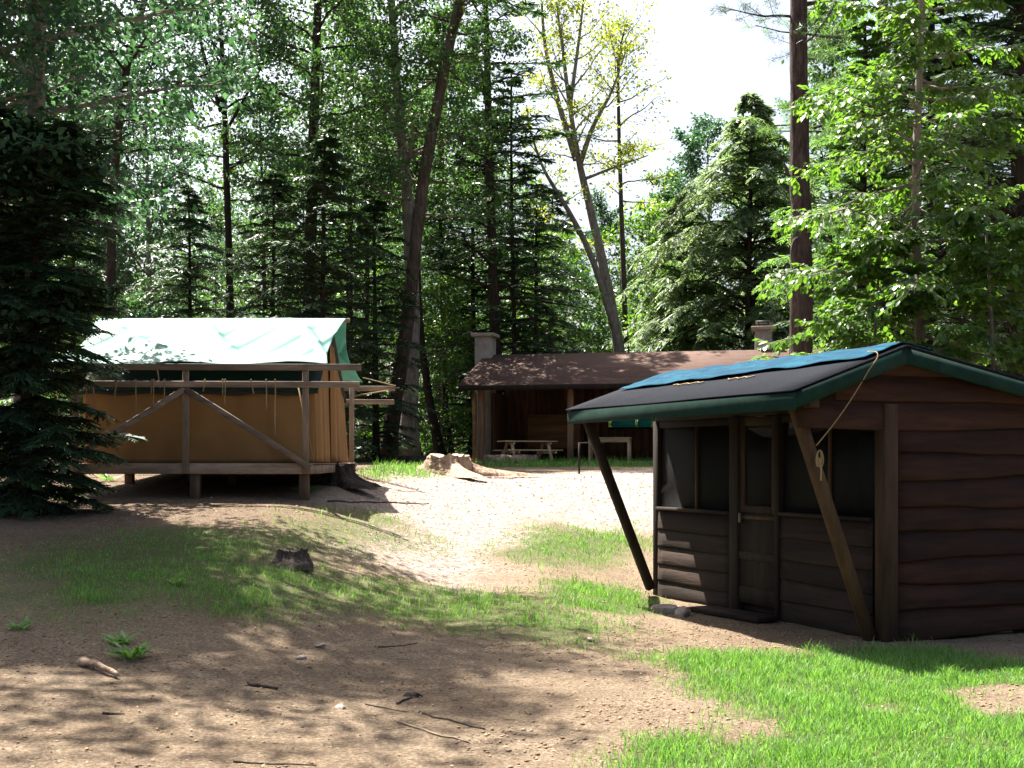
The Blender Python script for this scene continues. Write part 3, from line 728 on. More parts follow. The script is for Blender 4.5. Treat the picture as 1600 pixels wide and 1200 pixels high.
wn = sb('window_frame', M['dark_wood'], 3.95, 5.65, 4.40, 4.455, 1.24, 1.3)
for x0, x1 in ((4.05, 4.9), (5.0, 5.5)):
    p = box('window_pane', M['tarp_cyan'], wn, x0, x1, 4.47, 4.49, 1.3, 1.62, 0)
    p['label'] = 'turquoise backlit window cover'
pr = [(-.55, SEV+.12), (SDP/2, SRG), (SDP+.5, SEV+.12), (SDP+.5, SEV+.04), (SDP/2, SRG-.09), (-.55, SEV+.04)]
def slab_x(name, mat, parent, prof, x0, x1):
    prof = np.array(prof); k = len(prof)
    V = np.concatenate([np.stack([np.full(k, x), prof[:, 0], prof[:, 1]], -1) for x in (x0, x1)])
    F = [[i, (i+1) % k, (i+1) % k+k, i+k] for i in range(k)]
    me = np_mesh(name, V, [np.array(F), np.array([list(range(k))]), np.array([[k+i for i in range(k)][::-1]])], mat)
    bm = bmesh.new(); bm.from_mesh(me); bmesh.ops.recalc_face_normals(bm, faces=bm.faces); bm.to_mesh(me); bm.free()
    return link(name, me, parent)
sroof = slab_x('roof', M['red_roof'], shel, pr, -.55, SLN+.4)
box('fascia', M['brace_dark'], sroof, -.52, SLN+.38, -.585, -.555, SEV-.06, SEV+.1, .004)
def chimney(x0, y0, wd, dp, z1, cap):
    c = sb('chimney', M['concrete'], x0, x0+wd, y0, y0+dp, 0.0, z1)
    box('chimney_cap', M['concrete'], c, x0-.12, x0+wd+.12, y0-.12, y0+dp+.12, z1+.001, z1+.12, .01)
    if cap:
        for dx in (.1, wd-.16): box('cap_leg', M['metal'], c, x0+dx, x0+dx+.06, y0+.1, y0+.16, z1+.121, z1+.27, 0)
        box('rain_cap', M['metal'], c, x0+.02, x0+wd-.02, y0, y0+dp, z1+.271, z1+.32, 0)
    return c
chimney(-.82, SDP/2-.5, .62, .8, 4.62, False)
chimney(9.25, SDP/2+.1, .6, .7, 4.7, True)
# picnic table
def picnic(loc, rz):
    t = empty('picnic_table', loc, rz, 'weathered picnic table with splayed legs in front of the shelter', 'table')
    for k in range(5): box('top_plank', M['table_wood'], t, -.95, .95, -.37+k*.15, -.37+k*.15+.14, .71, .75)
    for s in (-1, 1): box('bench_seat', M['table_wood'], t, -.95, .95, s*.68-.13, s*.68+.13, .41, .45)
    for x in (-.66, .66):
        for s in (-1, 1): beam('leg', M['table_wood'], t, (x, s*.2, .70), (x, s*.62, 0), .045, .1, (1, 0, 0))
        box('cross_bar', M['table_wood'], t, x+.03, x+.07, -.8, .8, .32, .405); box('top_bar', M['table_wood'], t, x+.03, x+.07, -.36, .36, .62, .705)
    return t
p = (XY(824, 40.9), 40.9); picnic((p[0], p[1], float(hz(*p))), R(22))
# work table under the roof
p = (XY(953, 41.2), 41.2); wt = empty('work_table', (p[0], p[1], SZ+.02), SRZ, 'plain wooden work table with thin legs at the shelter front edge', 'table')
for k in range(4): box('top_plank', M['table_wood'], wt, -.72, .72, -.32+k*.16, -.32+k*.16+.152, .78, .83)
box('apron', M['table_wood'], wt, -.68, .68, -.3, -.27, .66, .78)
for x in (-.66, .66):
    for y in (-.25, .25): box('leg', M['table_wood'], wt, x-.035, x+.035, y-.035, y+.035, -.03, .779)
# thin post in the gravel
p = G(905, 741); sp = empty('stand_pipe', tuple(p), 0, 'thin dark post with a short arm standing in the gravel', 'post')
tube_obj('pipe', [(0, 0, -.05), (0, 0, .8)], .026, M['dark_wood'], sp, 8); tube_obj('arm', [(-.02, 0, .78), (.3, .05, .8), (.62, .1, .79)], .02, M['dark_wood'], sp, 6)

# ------------------------------------------------------------------ trees
def leaves(P, D, Nn, Ln, Wd, mode='diamond'):
    """flat leaves at P pointing along D with normal Nn"""
    D = D/(np.linalg.norm(D, axis=1, keepdims=True)+1e-9)
    S = np.cross(D, Nn); S /= np.linalg.norm(S, axis=1, keepdims=True)+1e-9
    U = np.cross(S, D)
    Ln = np.asarray(Ln)[:, None]; Wd = np.asarray(Wd)[:, None]; n = len(P); b = np.arange(n)[:, None]
    if mode == 'diamond':
        V = np.stack([P, P+D*Ln*.45+S*Wd*.5+U*Wd*.14, P+D*Ln, P+D*Ln*.45-S*Wd*.5+U*Wd*.14], 1)
        return V.reshape(-1, 3), [np.concatenate([b*4+[[0, 1, 2]], b*4+[[0, 2, 3]]])]
    if mode == 'beech':
        dr = -U*Ln
        V = np.stack([P, P+D*Ln*.3+S*Wd*.42-U*Ln*.02, P+D*Ln*.65+S*Wd*.42+dr*.12, P+D*Ln+dr*.3, P+D*Ln*.65-S*Wd*.42+dr*.12, P+D*Ln*.3-S*Wd*.42-U*Ln*.02, P+D*Ln*.5-U*Ln*.02-U*Wd*.12], 1)
        return V.reshape(-1, 3), [np.concatenate([b*7+[[k, (k+1) % 6, 6]] for k in range(6)])]
    V = np.stack([P-S*Wd*.5, P+S*Wd*.5, P+D*Ln+S*Wd*.3, P+D*Ln-S*Wd*.3], 1)
    return V.reshape(-1, 3), [b*4+[[0, 1, 2, 3]]]

def unit(v): return v/(np.linalg.norm(v, axis=-1, keepdims=True)+1e-9)

def make_tree(name, trunk, r0, r1, bark_m, leaf_m, kind, seed, nb, t0, t1, Lmax, prof=None, elev=(10, 40), curve=0.0, nsec=12, sec=.4, nl=30,
              lsize=.14, sides=10, bare=0, flare=.6, spread=.22, azr=None, limbs=(), dead=0, secdroop=0, tipbare=0., flat=.45):
    """returns (trunk mesh, crown mesh); local coordinates, base at the origin"""
    r = np.random.default_rng(seed)
    tp = np.array(trunk, float); q = np.linspace(0, 1, len(tp)); tt = np.linspace(0, 1, 26)
    C = np.stack([np.interp(tt, q, tp[:, k]) for k in range(3)], -1)
    for _ in range(3): C[1:-1] = (C[:-2]+2*C[1:-1]+C[2:])/4
    H = tp[-1, 2]
    C[1:-1, :2] += (.012*np.stack([fbm(tt*9+seed, tt*0, 1), fbm(tt*9+seed, tt*0+5, 2)], -1)*r0*8)[1:-1]
    rr = r0+(r1-r0)*tt**.8 + flare*r0*np.exp(-tt*H/(r0*2.2+.05))
    T = Geo(); V_, F_ = tubes(C[None], rr[None], sides)
    # knobbly bark outline
    V_ = V_ + (V_-np.repeat(C, sides, 0))*(.06*r.normal(size=(len(V_), 1))) 
    T.add(V_, F_)
    def at(t_): return np.stack([np.interp(t_, tt, C[:, k]) for k in range(3)], -1)
    def rad(t_): return np.interp(t_, tt, rr)
    LV = Geo(); SECP = []
    src = [(at, rad, t0, t1, nb, Lmax, H)]
    for lp, la, lb_, nlb, lL in limbs:        # explicit limbs, polylines
        lp = np.array(lp, float); lq = np.linspace(0, 1, len(lp)); t2 = np.linspace(0, 1, 14)
        LC = np.stack([np.interp(t2, lq, lp[:, k]) for k in range(3)], -1)
        for _ in range(2): LC[1:-1] = (LC[:-2]+2*LC[1:-1]+LC[2:])/4
        lr = la+(lb_-la)*t2; V_, F_ = tubes(LC[None], lr[None], 7); T.add(V_, F_)
        src.append(((lambda t_, LC=LC, t2=t2: np.stack([np.interp(t_, t2, LC[:, k]) for k in range(3)], -1)), (lambda t_, lr=lr, t2=t2: np.interp(t_, t2, lr)), .25, 1.0, nlb, lL, 1.0))
    for f, fr, a0, a1, m, LM, hh in src:
        if m <= 0: continue
        tb = a0+(a1-a0)*(np.arange(m)+r.uniform(0, 1, m))/m
        az = np.arange(m)*2.39996+r.normal(size=m)*.5+seed if azr is None else r.uniform(azr[0], azr[1], m)
        rel = (tb-a0)/(a1-a0)
        pf = np.interp(rel, *zip(*prof)) if prof else np.interp(rel, [0, .25, .6, 1], [.6, 1, .85, .25])
        BL = LM*pf*r.uniform(.65, 1.12, m)
        el = np.radians(elev[0]+(elev[1]-elev[0])*rel+r.normal(size=m)*7)
        h = np.stack([np.cos(az), np.sin(az), 0*az], -1)
        P0 = f(tb)
        K = 7; s = np.linspace(0, 1, K)
        wob = np.cumsum(r.normal(size=(m, K, 3))*.02, 1)*BL[:, None, None]; wob[:, 0] = 0
        BP = P0[:, None]+h[:, None]*(BL[:, None]*s)[..., None]*np.cos(el)[:, None, None]
        BP[..., 2] += BL[:, None]*(np.sin(el)[:, None]*s+curve*s**2)
        BP += wob
        br = np.minimum(fr(tb)*.5, .012+BL*.014)
        V_, F_ = tubes(BP, br[:, None]*(1-.82*s), 5); T.add(V_, F_)
        if kind == 'bare': continue
        # secondary twigs
        ns = nsec
        sj = (np.arange(ns)+r.uniform(0, 1, (m, ns)))/ns; sj = .16+.84*sj if kind != 'needle' else .08+.92*sj
        keep = r.uniform(size=(m, ns)) > tipbare
        ix = np.clip(sj*(K-1), 0, K-1.001); i0 = ix.astype(int); fx = (ix-i0)[..., None]
        mm = np.arange(m)[:, None]
        SP = BP[mm, i0]*(1-fx)+BP[mm, i0+1]*fx
        BD = unit(BP[mm, i0+1]-BP[mm, i0])
        sgn = np.where(np.arange(ns) % 2 == 0, 1, -1)[None]
        ang = sgn*r.uniform(.6, 1.15, (m, ns)); ca_, sa_ = np.cos(ang), np.sin(ang)
        SD = np.stack([BD[..., 0]*ca_-BD[..., 1]*sa_, BD[..., 0]*sa_+BD[..., 1]*ca_, BD[..., 2]*.5+r.normal(size=(m, ns))*(.08 if kind == 'needle' else .3)], -1)
        SD = unit(SD)
        SL_ = BL[:, None]*sec*(1.05-.75*sj)*r.uniform(.7, 1.2, (m, ns))+.12
        k_ = keep.ravel(); SP = SP.reshape(-1, 3)[k_]; SD = SD.reshape(-1, 3)[k_]; SL_ = SL_.ravel()[k_]
        u3 = np.array([0, .5, 1.0]); TP = SP[:, None]+SD[:, None]*(SL_[:, None]*u3)[..., None]
        TP[..., 2] -= secdroop*SL_[:, None]*u3**2
        V_, F_ = tubes(TP, (.004+.008*SL_)[:, None]*np.array([1, .7, .35]), 3, False); T.add(V_, F_)
        n = len(SP)
        if kind == 'needle':
            kk = nl; uu = (np.arange(kk)[None]+r.uniform(0, 1, (n, kk)))/kk
            P = SP[:, None]+SD[:, None]*(SL_[:, None]*uu)[..., None]; P[..., 2] -= secdroop*SL_[:, None]*uu**2
            sg = np.where(np.arange(kk) % 2 == 0, 1, -1)[None]; an = sg*r.uniform(.65, 1.1, (n, kk)); c_, s_ = np.cos(an), np.sin(an)
            D = np.stack([SD[:, None, 0]*c_-SD[:, None, 1]*s_, SD[:, None, 0]*s_+SD[:, None, 1]*c_, SD[:, None, 2]-secdroop*uu*.8-.15+r.normal(size=(n, kk))*.14], -1)
            LL = lsize*(1.15-.75*uu)*r.uniform(.7, 1.3, (n, kk))
            P = P.reshape(-1, 3); D = unit(D.reshape(-1, 3)); LL = LL.ravel()
            Nn = unit(np.array([0, 0, 1.0])+.35*r.normal(size=P.shape))
            V_, F_ = leaves(P, D, Nn, LL, LL*spread, 'strip'); LV.add(V_, F_)
        elif kind == 'pine':
            kk = nl; P = TP[:, 2][:, None]+r.normal(size=(n, kk, 3))*.05-(SD*SL_[:, None]*.5)[:, None]*r.uniform(0, 1, (n, kk, 1))
            D = unit(r.normal(size=(n, kk, 3))+SD[:, None]*.7+np.array([0, 0, .25])).reshape(-1, 3); P = P.reshape(-1, 3)
            LL = lsize*r.uniform(.7, 1.2, len(P)); V_, F_ = leaves(P, D, unit(r.normal(size=P.shape)), LL, LL*spread, 'strip'); LV.add(V_, F_)
        else:
            kk = nl; uu = r.uniform(.15, 1.05, (n, kk))
            P = SP[:, None]+SD[:, None]*(SL_[:, None]*uu)[..., None]; P[..., 2] -= secdroop*SL_[:, None]*uu**2
            off = r.normal(size=(n, kk, 3))*(spread*(.4+SL_))[:, None, None]*.5; off[..., 2] *= flat
            P = (P+off).reshape(-1, 3)
            D = np.repeat(SD, kk, 0)*.7+r.normal(size=P.shape)*.7; D[:, 2] -= .35
            Nn = unit(np.array([0, 0, 1.0])+.55*r.normal(size=P.shape))
            LL = lsize*r.uniform(.65, 1.25, len(P))
            if kind == 'beech':       # leaves in two flat rows along each twig
                uu = (np.arange(kk)[None]+r.uniform(.2, .8, (n, kk)))/kk
                P = SP[:, None]+SD[:, None]*(SL_[:, None]*uu)[..., None]; P[..., 2] -= secdroop*SL_[:, None]*uu**2
                an = np.where(np.arange(kk) % 2 == 0, 1, -1)[None]*r.uniform(.5, 1.0, (n, kk)); c_, s_ = np.cos(an), np.sin(an)
                D = np.stack([SD[:, None, 0]*c_-SD[:, None, 1]*s_, SD[:, None, 0]*s_+SD[:, None, 1]*c_, SD[:, None, 2]-.35+r.normal(size=(n, kk))*.25], -1).reshape(-1, 3)
                P = P.reshape(-1, 3)+r.normal(size=(n*kk, 3))*.012
                Nn = unit(np.array([0, 0, 1.0])+.35*r.normal(size=P.shape)); LL = lsize*r.uniform(.5, 1.25, len(P))*(1.1-.35*uu.ravel())
            V_, F_ = leaves(P, unit(D), Nn, LL, LL*.62, 'beech' if kind == 'beech' else 'diamond'); LV.add(V_, F_)
    tm = T.mesh(name+'_trunk', bark_m, True)
    cm = LV.mesh(name+'_crown', leaf_m) if LV.n else None
    return tm, cm

def plant_tree(meshes, name, x, y, label, group=None, rz=0.0, sc=1.0, category='tree', sink=.05):
    z = float(hz(x, y))-sink
    o = empty(name, (x, y, z), rz, label, category, group); o.scale = (sc, sc, sc)
    link('trunk', meshes[0], o)
    if meshes[1]: link('crown', meshes[1], o)
    return o

def trunk_px(pts, Y, top=None, dz=.05):
    """trunk line through positions of the photograph at distance Y, relative to its foot"""
    b = pts[0]; x0 = XY(b[0], Y); z0 = float(hz(x0, Y))-dz
    P = [(0, 0, 0)] + [(XY(px, Y)-x0, 0, Zp(py, Y)-z0) for px, py in pts[1:]]
    if top: P.append((P[-1][0]+top[0], top[1], P[-1][2]+top[2]))
    return P, x0

VERT = lambda h, dx=0: [(0, 0, 0), (dx*.5, 0, h*.5), (dx, 0, h)]
RAG = [(0, .8), (.3, 1), (.5, .7), (.62, .95), (.8, .5), (1, .15)]
HEMP = [(0, .95), (.15, 1), (.5, .72), (1, .1)]

# near hemlock at the left edge
m = make_tree('hemlock_near', VERT(4.9, .2), .15, .03, M['dark_bark'], M['needle_dark'], 'needle', 21, 190, .04, 1.0, 1.2, [(0, .75), (.15, 1), (.3, .75), (.45, 1.05), (.6, .75), (.8, .95), (1, .6)], (-4, 20), -.14, 17, .46, 20, .14, flare=.9, spread=.2, secdroop=.25)
plant_tree(m, 'hemlock_tree', -6.12, 15.3, 'dark shaded hemlock with boughs to the ground at the left edge')
# thin grey tree behind it, leaves over the upper left corner
m = make_tree('beech_left', VERT(13, .4), .15, .03, M['grey_bark'], M['leaf_blue_shade'], 'broad', 22, 74, .18, 1.0, 2.8, None, (4, 40), -.05, 13, .42, 38, .115, spread=.5, flat=.3)
plant_tree(m, 'beech_tree', -7.6, 15.3, 'leafy grey trunked tree filling the upper left corner', sink=.1)
# wide crowned tree outside the left edge, its boughs shade the path
m = make_tree('maple_shade', VERT(15.5, .5), .17, .05, M['grey_bark'], M['leaf_blue_shade'], 'broad', 23, 42, .22, 1.0, 4.1, [(0, .5), (.3, .8), (.5, 1), (.75, .6), (1, .25)], (4, 40), .0, 12, .34, 34, .13, spread=.5, flat=.35)
plant_tree(m, 'maple_tree', -6.6, 16.4, 'tall grey trunked maple with boughs above the path at the left edge')
m = make_tree('maple_shade_near', VERT(14.5, .5), .2, .05, M['brown_bark'], M['leaf_maple'], 'broad', 24, 20, .5, 1.0, 4.2, None, (4, 45), .02, 11, .3, 30, .17, spread=.5, flat=.35)
plant_tree(m, 'maple_tree', -8.1, 11.2, 'nearer maple outside the left edge shading the bottom left corner')

# background trees, each with its own trunk line
def bgtree(pts, Y, top, label, name='maple_tree', **k):
    P, x0 = trunk_px(pts, Y, top); mm = make_tree(name, P, **k); plant_tree(mm, name, x0, Y, label); return mm
LB, LM_, BB, DB = M['leaf_blue_shade'], M['leaf_maple'], M['brown_bark'], M['dark_bark']
bgtree([(165, 700), (176, 280), (200, 80), (228, 0)], 32, (1.0, 0, 4), 'slim dark tree leaning right at its top, left of the tent', r0=.15, r1=.05, bark_m=DB, leaf_m=LB, kind='broad', seed=31, nb=34, t0=.3, t1=1, Lmax=3.6, elev=(5, 45), nsec=12, nl=32, lsize=.14, spread=.55, flat=.35)
bgtree([(362, 715), (360, 480), (352, 200), (346, 60)], 45, (-.3, 0, 6), 'straight slim tree with open airy crown behind the tent', r0=.19, r1=.05, bark_m=DB, leaf_m=LB, kind='broad', seed=32, nb=30, t0=.38, t1=1, Lmax=4.2, elev=(10, 55), nsec=10, nl=32, lsize=.16, spread=.5, limbs=[([(-.4, 0, 13), (-1.2, .2, 15.5), (-1.6, .2, 19)], .09, .03, 6, 2.0), ([(-.35, 0, 12), (.9, -.3, 14), (1.9, -.4, 16)], .07, .02, 6, 1.8)])
bgtree([(478, 715), (482, 480), (490, 200), (497, 0)], 43, (.2, 0, 6), 'thick straight dark trunk rising above the right half of the tent', r0=.28, r1=.1, bark_m=DB, leaf_m=LM_, kind='broad', seed=33, nb=40, t0=.36, t1=1, Lmax=3.9, elev=(0, 40), nsec=12, nl=34, lsize=.16, spread=.5)
bgtree([(604, 718), (618, 620), (640, 480), (655, 320), (690, 120), (718, 0)], 43, (1.4, 0, 5), 'tall tree whose trunk leans to the right, between tent and shelter', r0=.3, r1=.16, bark_m=M['brown_bark'], leaf_m=LM_, kind='broad', seed=34, nb=24, t0=.66, t1=1, Lmax=4.2, elev=(5, 45), nsec=12, nl=34, lsize=.16, spread=.5)
bgtree([(637, 716), (646, 480), (637, 300), (624, 200)], 44.2, (-.6, 0, 9), 'stout straight trunk with pale bark right behind the leaning tree', r0=.33, r1=.12, bark_m=M['grey_bark'], leaf_m=LM_, kind='broad', seed=35, nb=40, t0=.44, t1=1, Lmax=4.6, elev=(0, 45), nsec=13, nl=36, lsize=.16, spread=.5)
bgtree([(778, 715), (775, 540), (765, 300), (761, 100)], 48, (-.2, 0, 7), 'dark conifer with level sparse boughs above the left end of the shelter', 'hemlock_tree', r0=.3, r1=.08, bark_m=DB, leaf_m=M['needle'], kind='needle', seed=36, nb=60, t0=.2, t1=1, Lmax=4.4, prof=[(0, .8), (.2, 1), (.7, .8), (1, .2)], elev=(-2, 14), curve=-.06, nsec=14, sec=.3, nl=14, lsize=.3, spread=.26)
bgtree([(806, 712), (803, 500), (799, 300)], 50, (0, 0, 5), 'thin dark conifer just right of the level boughed one', 'hemlock_tree', r0=.14, r1=.04, bark_m=DB, leaf_m=M['needle'], kind='needle', seed=37, nb=50, t0=.15, t1=1, Lmax=3.2, prof=HEMP, elev=(0, 14), curve=-.1, nsec=13, sec=.34, nl=14, lsize=.28, spread=.26)
Yd = 52
P, x0 = trunk_px([(968, 712), (970, 550), (940, 400), (905, 260), (888, 150)], Yd, (-.5, 0, 4))
def rel(px, py, dy=0): return (XY(px, Yd)-x0, dy, Zp(py, Yd)-float(hz(x0, Yd))+.05)
m = make_tree('maple_fork', P, .33, .05, M['grey_bark'], M['leaf_yellow'], 'broad', 38, 16, .6, 1, 3.2, None, (20, 60), .1, 11, .42, 14, .15, spread=.6, tipbare=.2,
    limbs=[([rel(962, 520), rel(925, 400, -.3), rel(880, 320, -.6), rel(845, 270, -.8), rel(822, 190, -.9)], .17, .03, 7, 2.2), ([rel(905, 260), rel(925, 200, -.4), rel(955, 150, -.6), rel(975, 90, -.7)], .13, .03, 8, 2.2),
           ([rel(900, 250), rel(870, 150, .3), rel(850, 60, .5), rel(845, -40, .5)], .15, .04, 8, 2.4), ([rel(912, 280), rel(960, 265, -.5), rel(1010, 250, -.8)], .08, .02, 6, 1.5), ([rel(890, 170), rel(905, 60), rel(915, -30)], .1, .03, 7, 2)])
plant_tree(m, 'maple_tree', x0, Yd, 'big pale forked tree with sparse yellowish leaves behind the shelter')
bgtree([(985, 712), (975, 450), (968, 250), (965, 90)], 57, (.3, 0, 1.2), 'thin straight tree with bare twigs on top beside the forked tree', r0=.17, r1=.04, bark_m=BB, leaf_m=M['leaf_yellow'], kind='broad', seed=39, nb=26, t0=.4, t1=1, Lmax=3.0, elev=(10, 55), nsec=9, nl=16, lsize=.15, spread=.6, tipbare=.3)
x = XY(1140, 50)
m = make_tree('hemlock_big', VERT(16.2, .3), .25, .04, DB, M['needle_soft_lit'], 'needle', 40, 140, .04, 1, 5.0, [(0, 1), (.45, 1), (.75, .78), (.9, .4), (1, .06)], (30, 42), -.7, 17, .36, 17, .34, spread=.24, secdroop=.55)
plant_tree(m, 'hemlock_tree', XY(1165, 50), 50, 'large feathery light green hemlock with drooping boughs above the cabin roof', sc=.93)
plant_tree(m, 'hemlock_tree', XY(1075, 53), 53, 'feathery light green hemlock left of the larger one above the shelter roof', rz=2.4, sc=.72)
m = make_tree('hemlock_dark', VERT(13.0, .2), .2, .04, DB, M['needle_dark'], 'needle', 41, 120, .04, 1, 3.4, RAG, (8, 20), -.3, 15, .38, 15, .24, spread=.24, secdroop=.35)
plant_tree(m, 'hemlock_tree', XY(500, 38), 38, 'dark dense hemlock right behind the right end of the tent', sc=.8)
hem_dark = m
m = make_tree('hemlock_mid', VERT(15.5, .2), .22, .04, DB, M['needle'], 'needle', 42, 120, .05, 1, 3.8, RAG, (10, 24), -.35, 15, .38, 15, .27, spread=.24, secdroop=.4)
hem_mid = m
plant_tree(hem_mid, 'hemlock_tree', XY(425, 40), 40, 'mid green hemlock behind the middle of the tent', rz=1.2, sc=.62)
plant_tree(hem_dark, 'hemlock_tree', XY(585, 41), 41.5, 'dark hemlock between the tent and the leaning trunk', rz=2.2, sc=.7)
# right side
bx_ = XY(1254, 27)
P, x0 = trunk_px([(1254, 650), (1252, 420), (1251, 300), (1249, 150), (1248, 0)], 27, (.1, 0, 12))
m = make_tree('pine_tall', P, .27, .16, M['pine_bark'], M['needle'], 'pine', 43, 14, .68, 1, 3.0, None, (0, 30), .1, 10, .36, 60, .15, flare=.3, spread=.05, sides=14, limbs=[([(-.12, -.05, 6.65), (-.38, -.15, 6.85), (-.46, -.2, 7.1)], .045, .02, 0, 0)])
pt = plant_tree(m, 'pine_tree', x0, 27, 'tall bare pine trunk rising behind the cabin roof ridge')
link('trunk_scar', rock_mesh('trunk_scar', .2, .2, .75, 77, M['pine_bark']), pt, (-.15, -.05, 5.05))
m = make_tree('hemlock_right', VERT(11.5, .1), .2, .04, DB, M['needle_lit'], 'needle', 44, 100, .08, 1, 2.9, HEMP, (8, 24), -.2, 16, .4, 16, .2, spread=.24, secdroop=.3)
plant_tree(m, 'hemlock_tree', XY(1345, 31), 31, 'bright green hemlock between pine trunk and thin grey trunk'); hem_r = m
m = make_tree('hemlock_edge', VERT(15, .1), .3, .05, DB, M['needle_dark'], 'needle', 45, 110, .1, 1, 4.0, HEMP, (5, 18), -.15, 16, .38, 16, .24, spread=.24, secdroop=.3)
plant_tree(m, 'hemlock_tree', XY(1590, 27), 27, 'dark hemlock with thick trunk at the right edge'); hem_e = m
plant_tree(hem_e, 'hemlock_tree', XY(1460, 34), 34, 'dark tall hemlock behind the thin grey beech trunk', rz=2.0, sc=1.05)
P, x0 = trunk_px([(1436, 640), (1438, 500), (1430, 350), (1433, 200), (1440, 0)], 17.8, (.1, 0, 4))
m = make_tree('beech_front', P, .085, .035, M['grey_bark'], M['leaf_beech'], 'beech', 46, 62, .16, .98, 2.35, [(0, .9), (.25, 1), (.6, .8), (1, .5)], (-4, 14), -.12, 24, .32, 14, .12, spread=.32, flat=.3, flare=.3, secdroop=.15)
plant_tree(m, 'beech_tree', x0, 17.8, 'young beech with thin grey trunk and bright sunlit leaves behind the cabin')
m = make_tree('beech_low', VERT(4.6, .3), .045, .015, M['grey_bark'], M['leaf_beech'], 'beech', 47, 30, .3, .98, 1.25, [(0, .9), (.4, 1), (1, .5)], (0, 25), -.14, 20, .36, 13, .12, spread=.32, flat=.3, flare=.2, secdroop=.15)
plant_tree(m, 'beech_tree', XY(1345, 17.6), 17.6, 'low beech sapling just left of the thin grey trunk')
plant_tree(m, 'beech_tree', XY(1570, 16.5), 16.5, 'low beech sapling at the right edge behind the cabin', rz=2.1, sc=1.05)
# pine boughs hanging into the top of the frame
m = make_tree('pine_bough', VERT(20, .3), .3, .08, M['pine_bark'], M['needle_lit'], 'pine', 48, 40, .42, 1, 4.6, None, (-4, 20), .05, 12, .3, 46, .2, spread=.05)
plant_tree(m, 'pine_tree', XY(1370, 36), 36, 'tall white pine with soft needle tufts behind the bright hemlock')

# wood behind: shared trees
dec_a = make_tree('wood_maple', VERT(19, .6), .2, .04, BB, LM_, 'broad', 51, 44, .14, 1, 4.4, [(0, .7), (.4, 1), (1, .35)], (5, 50), .03, 12, .38, 30, .2, spread=.5)
dec_b = make_tree('wood_beech', VERT(17, -.5), .17, .04, M['grey_bark'], M['leaf_blue_shade'], 'broad', 52, 40, .16, 1, 4.2, [(0, .7), (.4, 1), (1, .35)], (0, 45), 0, 12, .4, 30, .2, spread=.46)
dec_y = make_tree('wood_sapling', VERT(8.5, .3), .07, .02, M['grey_bark'], M['leaf_beech'], 'broad', 53, 34, .1, 1, 2.8, [(0, .7), (.4, 1), (1, .4)], (5, 40), 0, 11, .42, 18, .16, spread=.5)
spots = [  # px, distance, kind, scale, turn, where it stands
 (40, 42, 'm', .95, .3, 'behind the dark hemlock at the left edge'), (115, 27, 'r', .52, 2.0, 'left of the tent'), (240, 50, 'b', .95, 1.0, 'behind the left end of the tent'),
 (300, 42, 'm', .62, 3.0, 'low behind the tent ridge'), (60, 52, 'a', 1.1, .2, 'far behind the left edge'), (150, 56, 'b', 1.05, 2.2, 'far behind the slim leaning tree'),
 (420, 58, 'a', .92, 4.0, 'behind the middle of the tent'), (545, 54, 'a', 1.1, 5.0, 'behind the right end of the tent'), (560, 60, 'y', 1.1, .5, 'right of the tent'),
 (690, 58, 'a', 1.1, 1.5, 'between the leaning trunk and the left chimney'), (690, 52, 'y', .9, 1.4, 'just left of the left chimney'), (740, 56, 'm', .95, 4.4, 'behind the left chimney'), (835, 55, 'm', .8, 5.4, 'above the left half of the shelter roof'),
 (870, 60, 'y', 1.3, 2.2, 'behind the left half of the shelter'), (930, 62, 'b', .74, 3.3, 'behind the pale forked tree'), (1010, 60, 'y', 1.45, 1.1, 'right of the pale forked tree'), (1045, 66, 'a', .8, 2.1, 'left of the feathery hemlock'),
 (1115, 64, 'b', 1.0, .7, 'rising above the feathery hemlock'), (1190, 66, 'a', .92, 2.9, 'between the feathery hemlock and the pine trunk'), (1235, 60, 'b', .8, 4.1, 'behind the tall pine trunk'), (1060, 56, 'y', 1.05, 3.7, 'low at the left of the feathery hemlock'),
 (1290, 52, 'a', 1.0, 5.1, 'right of the tall pine trunk'), (1395, 48, 'm', 1.1, 1.9, 'behind the thin grey beech trunk'), (1500, 46, 'e', 1.05, 1.4, 'right of the thin grey beech trunk'), (1590, 42, 'm', 1.05, 2.7, 'behind the right edge'),
 (620, 66, 'b', 1.1, 1.8, 'far behind the leaning trunk'), (770, 68, 'a', 1.0, 2.6, 'far behind the left chimney'), (480, 68, 'b', .95, 1.2, 'far behind the tent ridge'), (330, 66, 'b', .8, 3.1, 'far behind the left half of the tent'), (860, 70, 'm', 1.0, .8, 'far behind the shelter roof')]
PR = {'a': (dec_a, 'maple_tree', 'green maple in the wood'), 'b': (dec_b, 'beech_tree', 'grey barked leafy tree in the wood'),
      'y': (dec_y, 'sapling_tree', 'yellow green sapling in the wood'), 'm': (hem_mid, 'hemlock_tree', 'green hemlock in the wood'),
      'r': (hem_r, 'hemlock_tree', 'small light green hemlock'), 'e': (hem_e, 'hemlock_tree', 'tall dark hemlock in the wood')}
for px, Y, k, sc, rz, where in spots:
    mm, nm, lab = PR[k]; plant_tree(mm, nm, XY(px, Y), Y, lab+' '+where, 'trees of the wood behind the clearing', rz, sc)
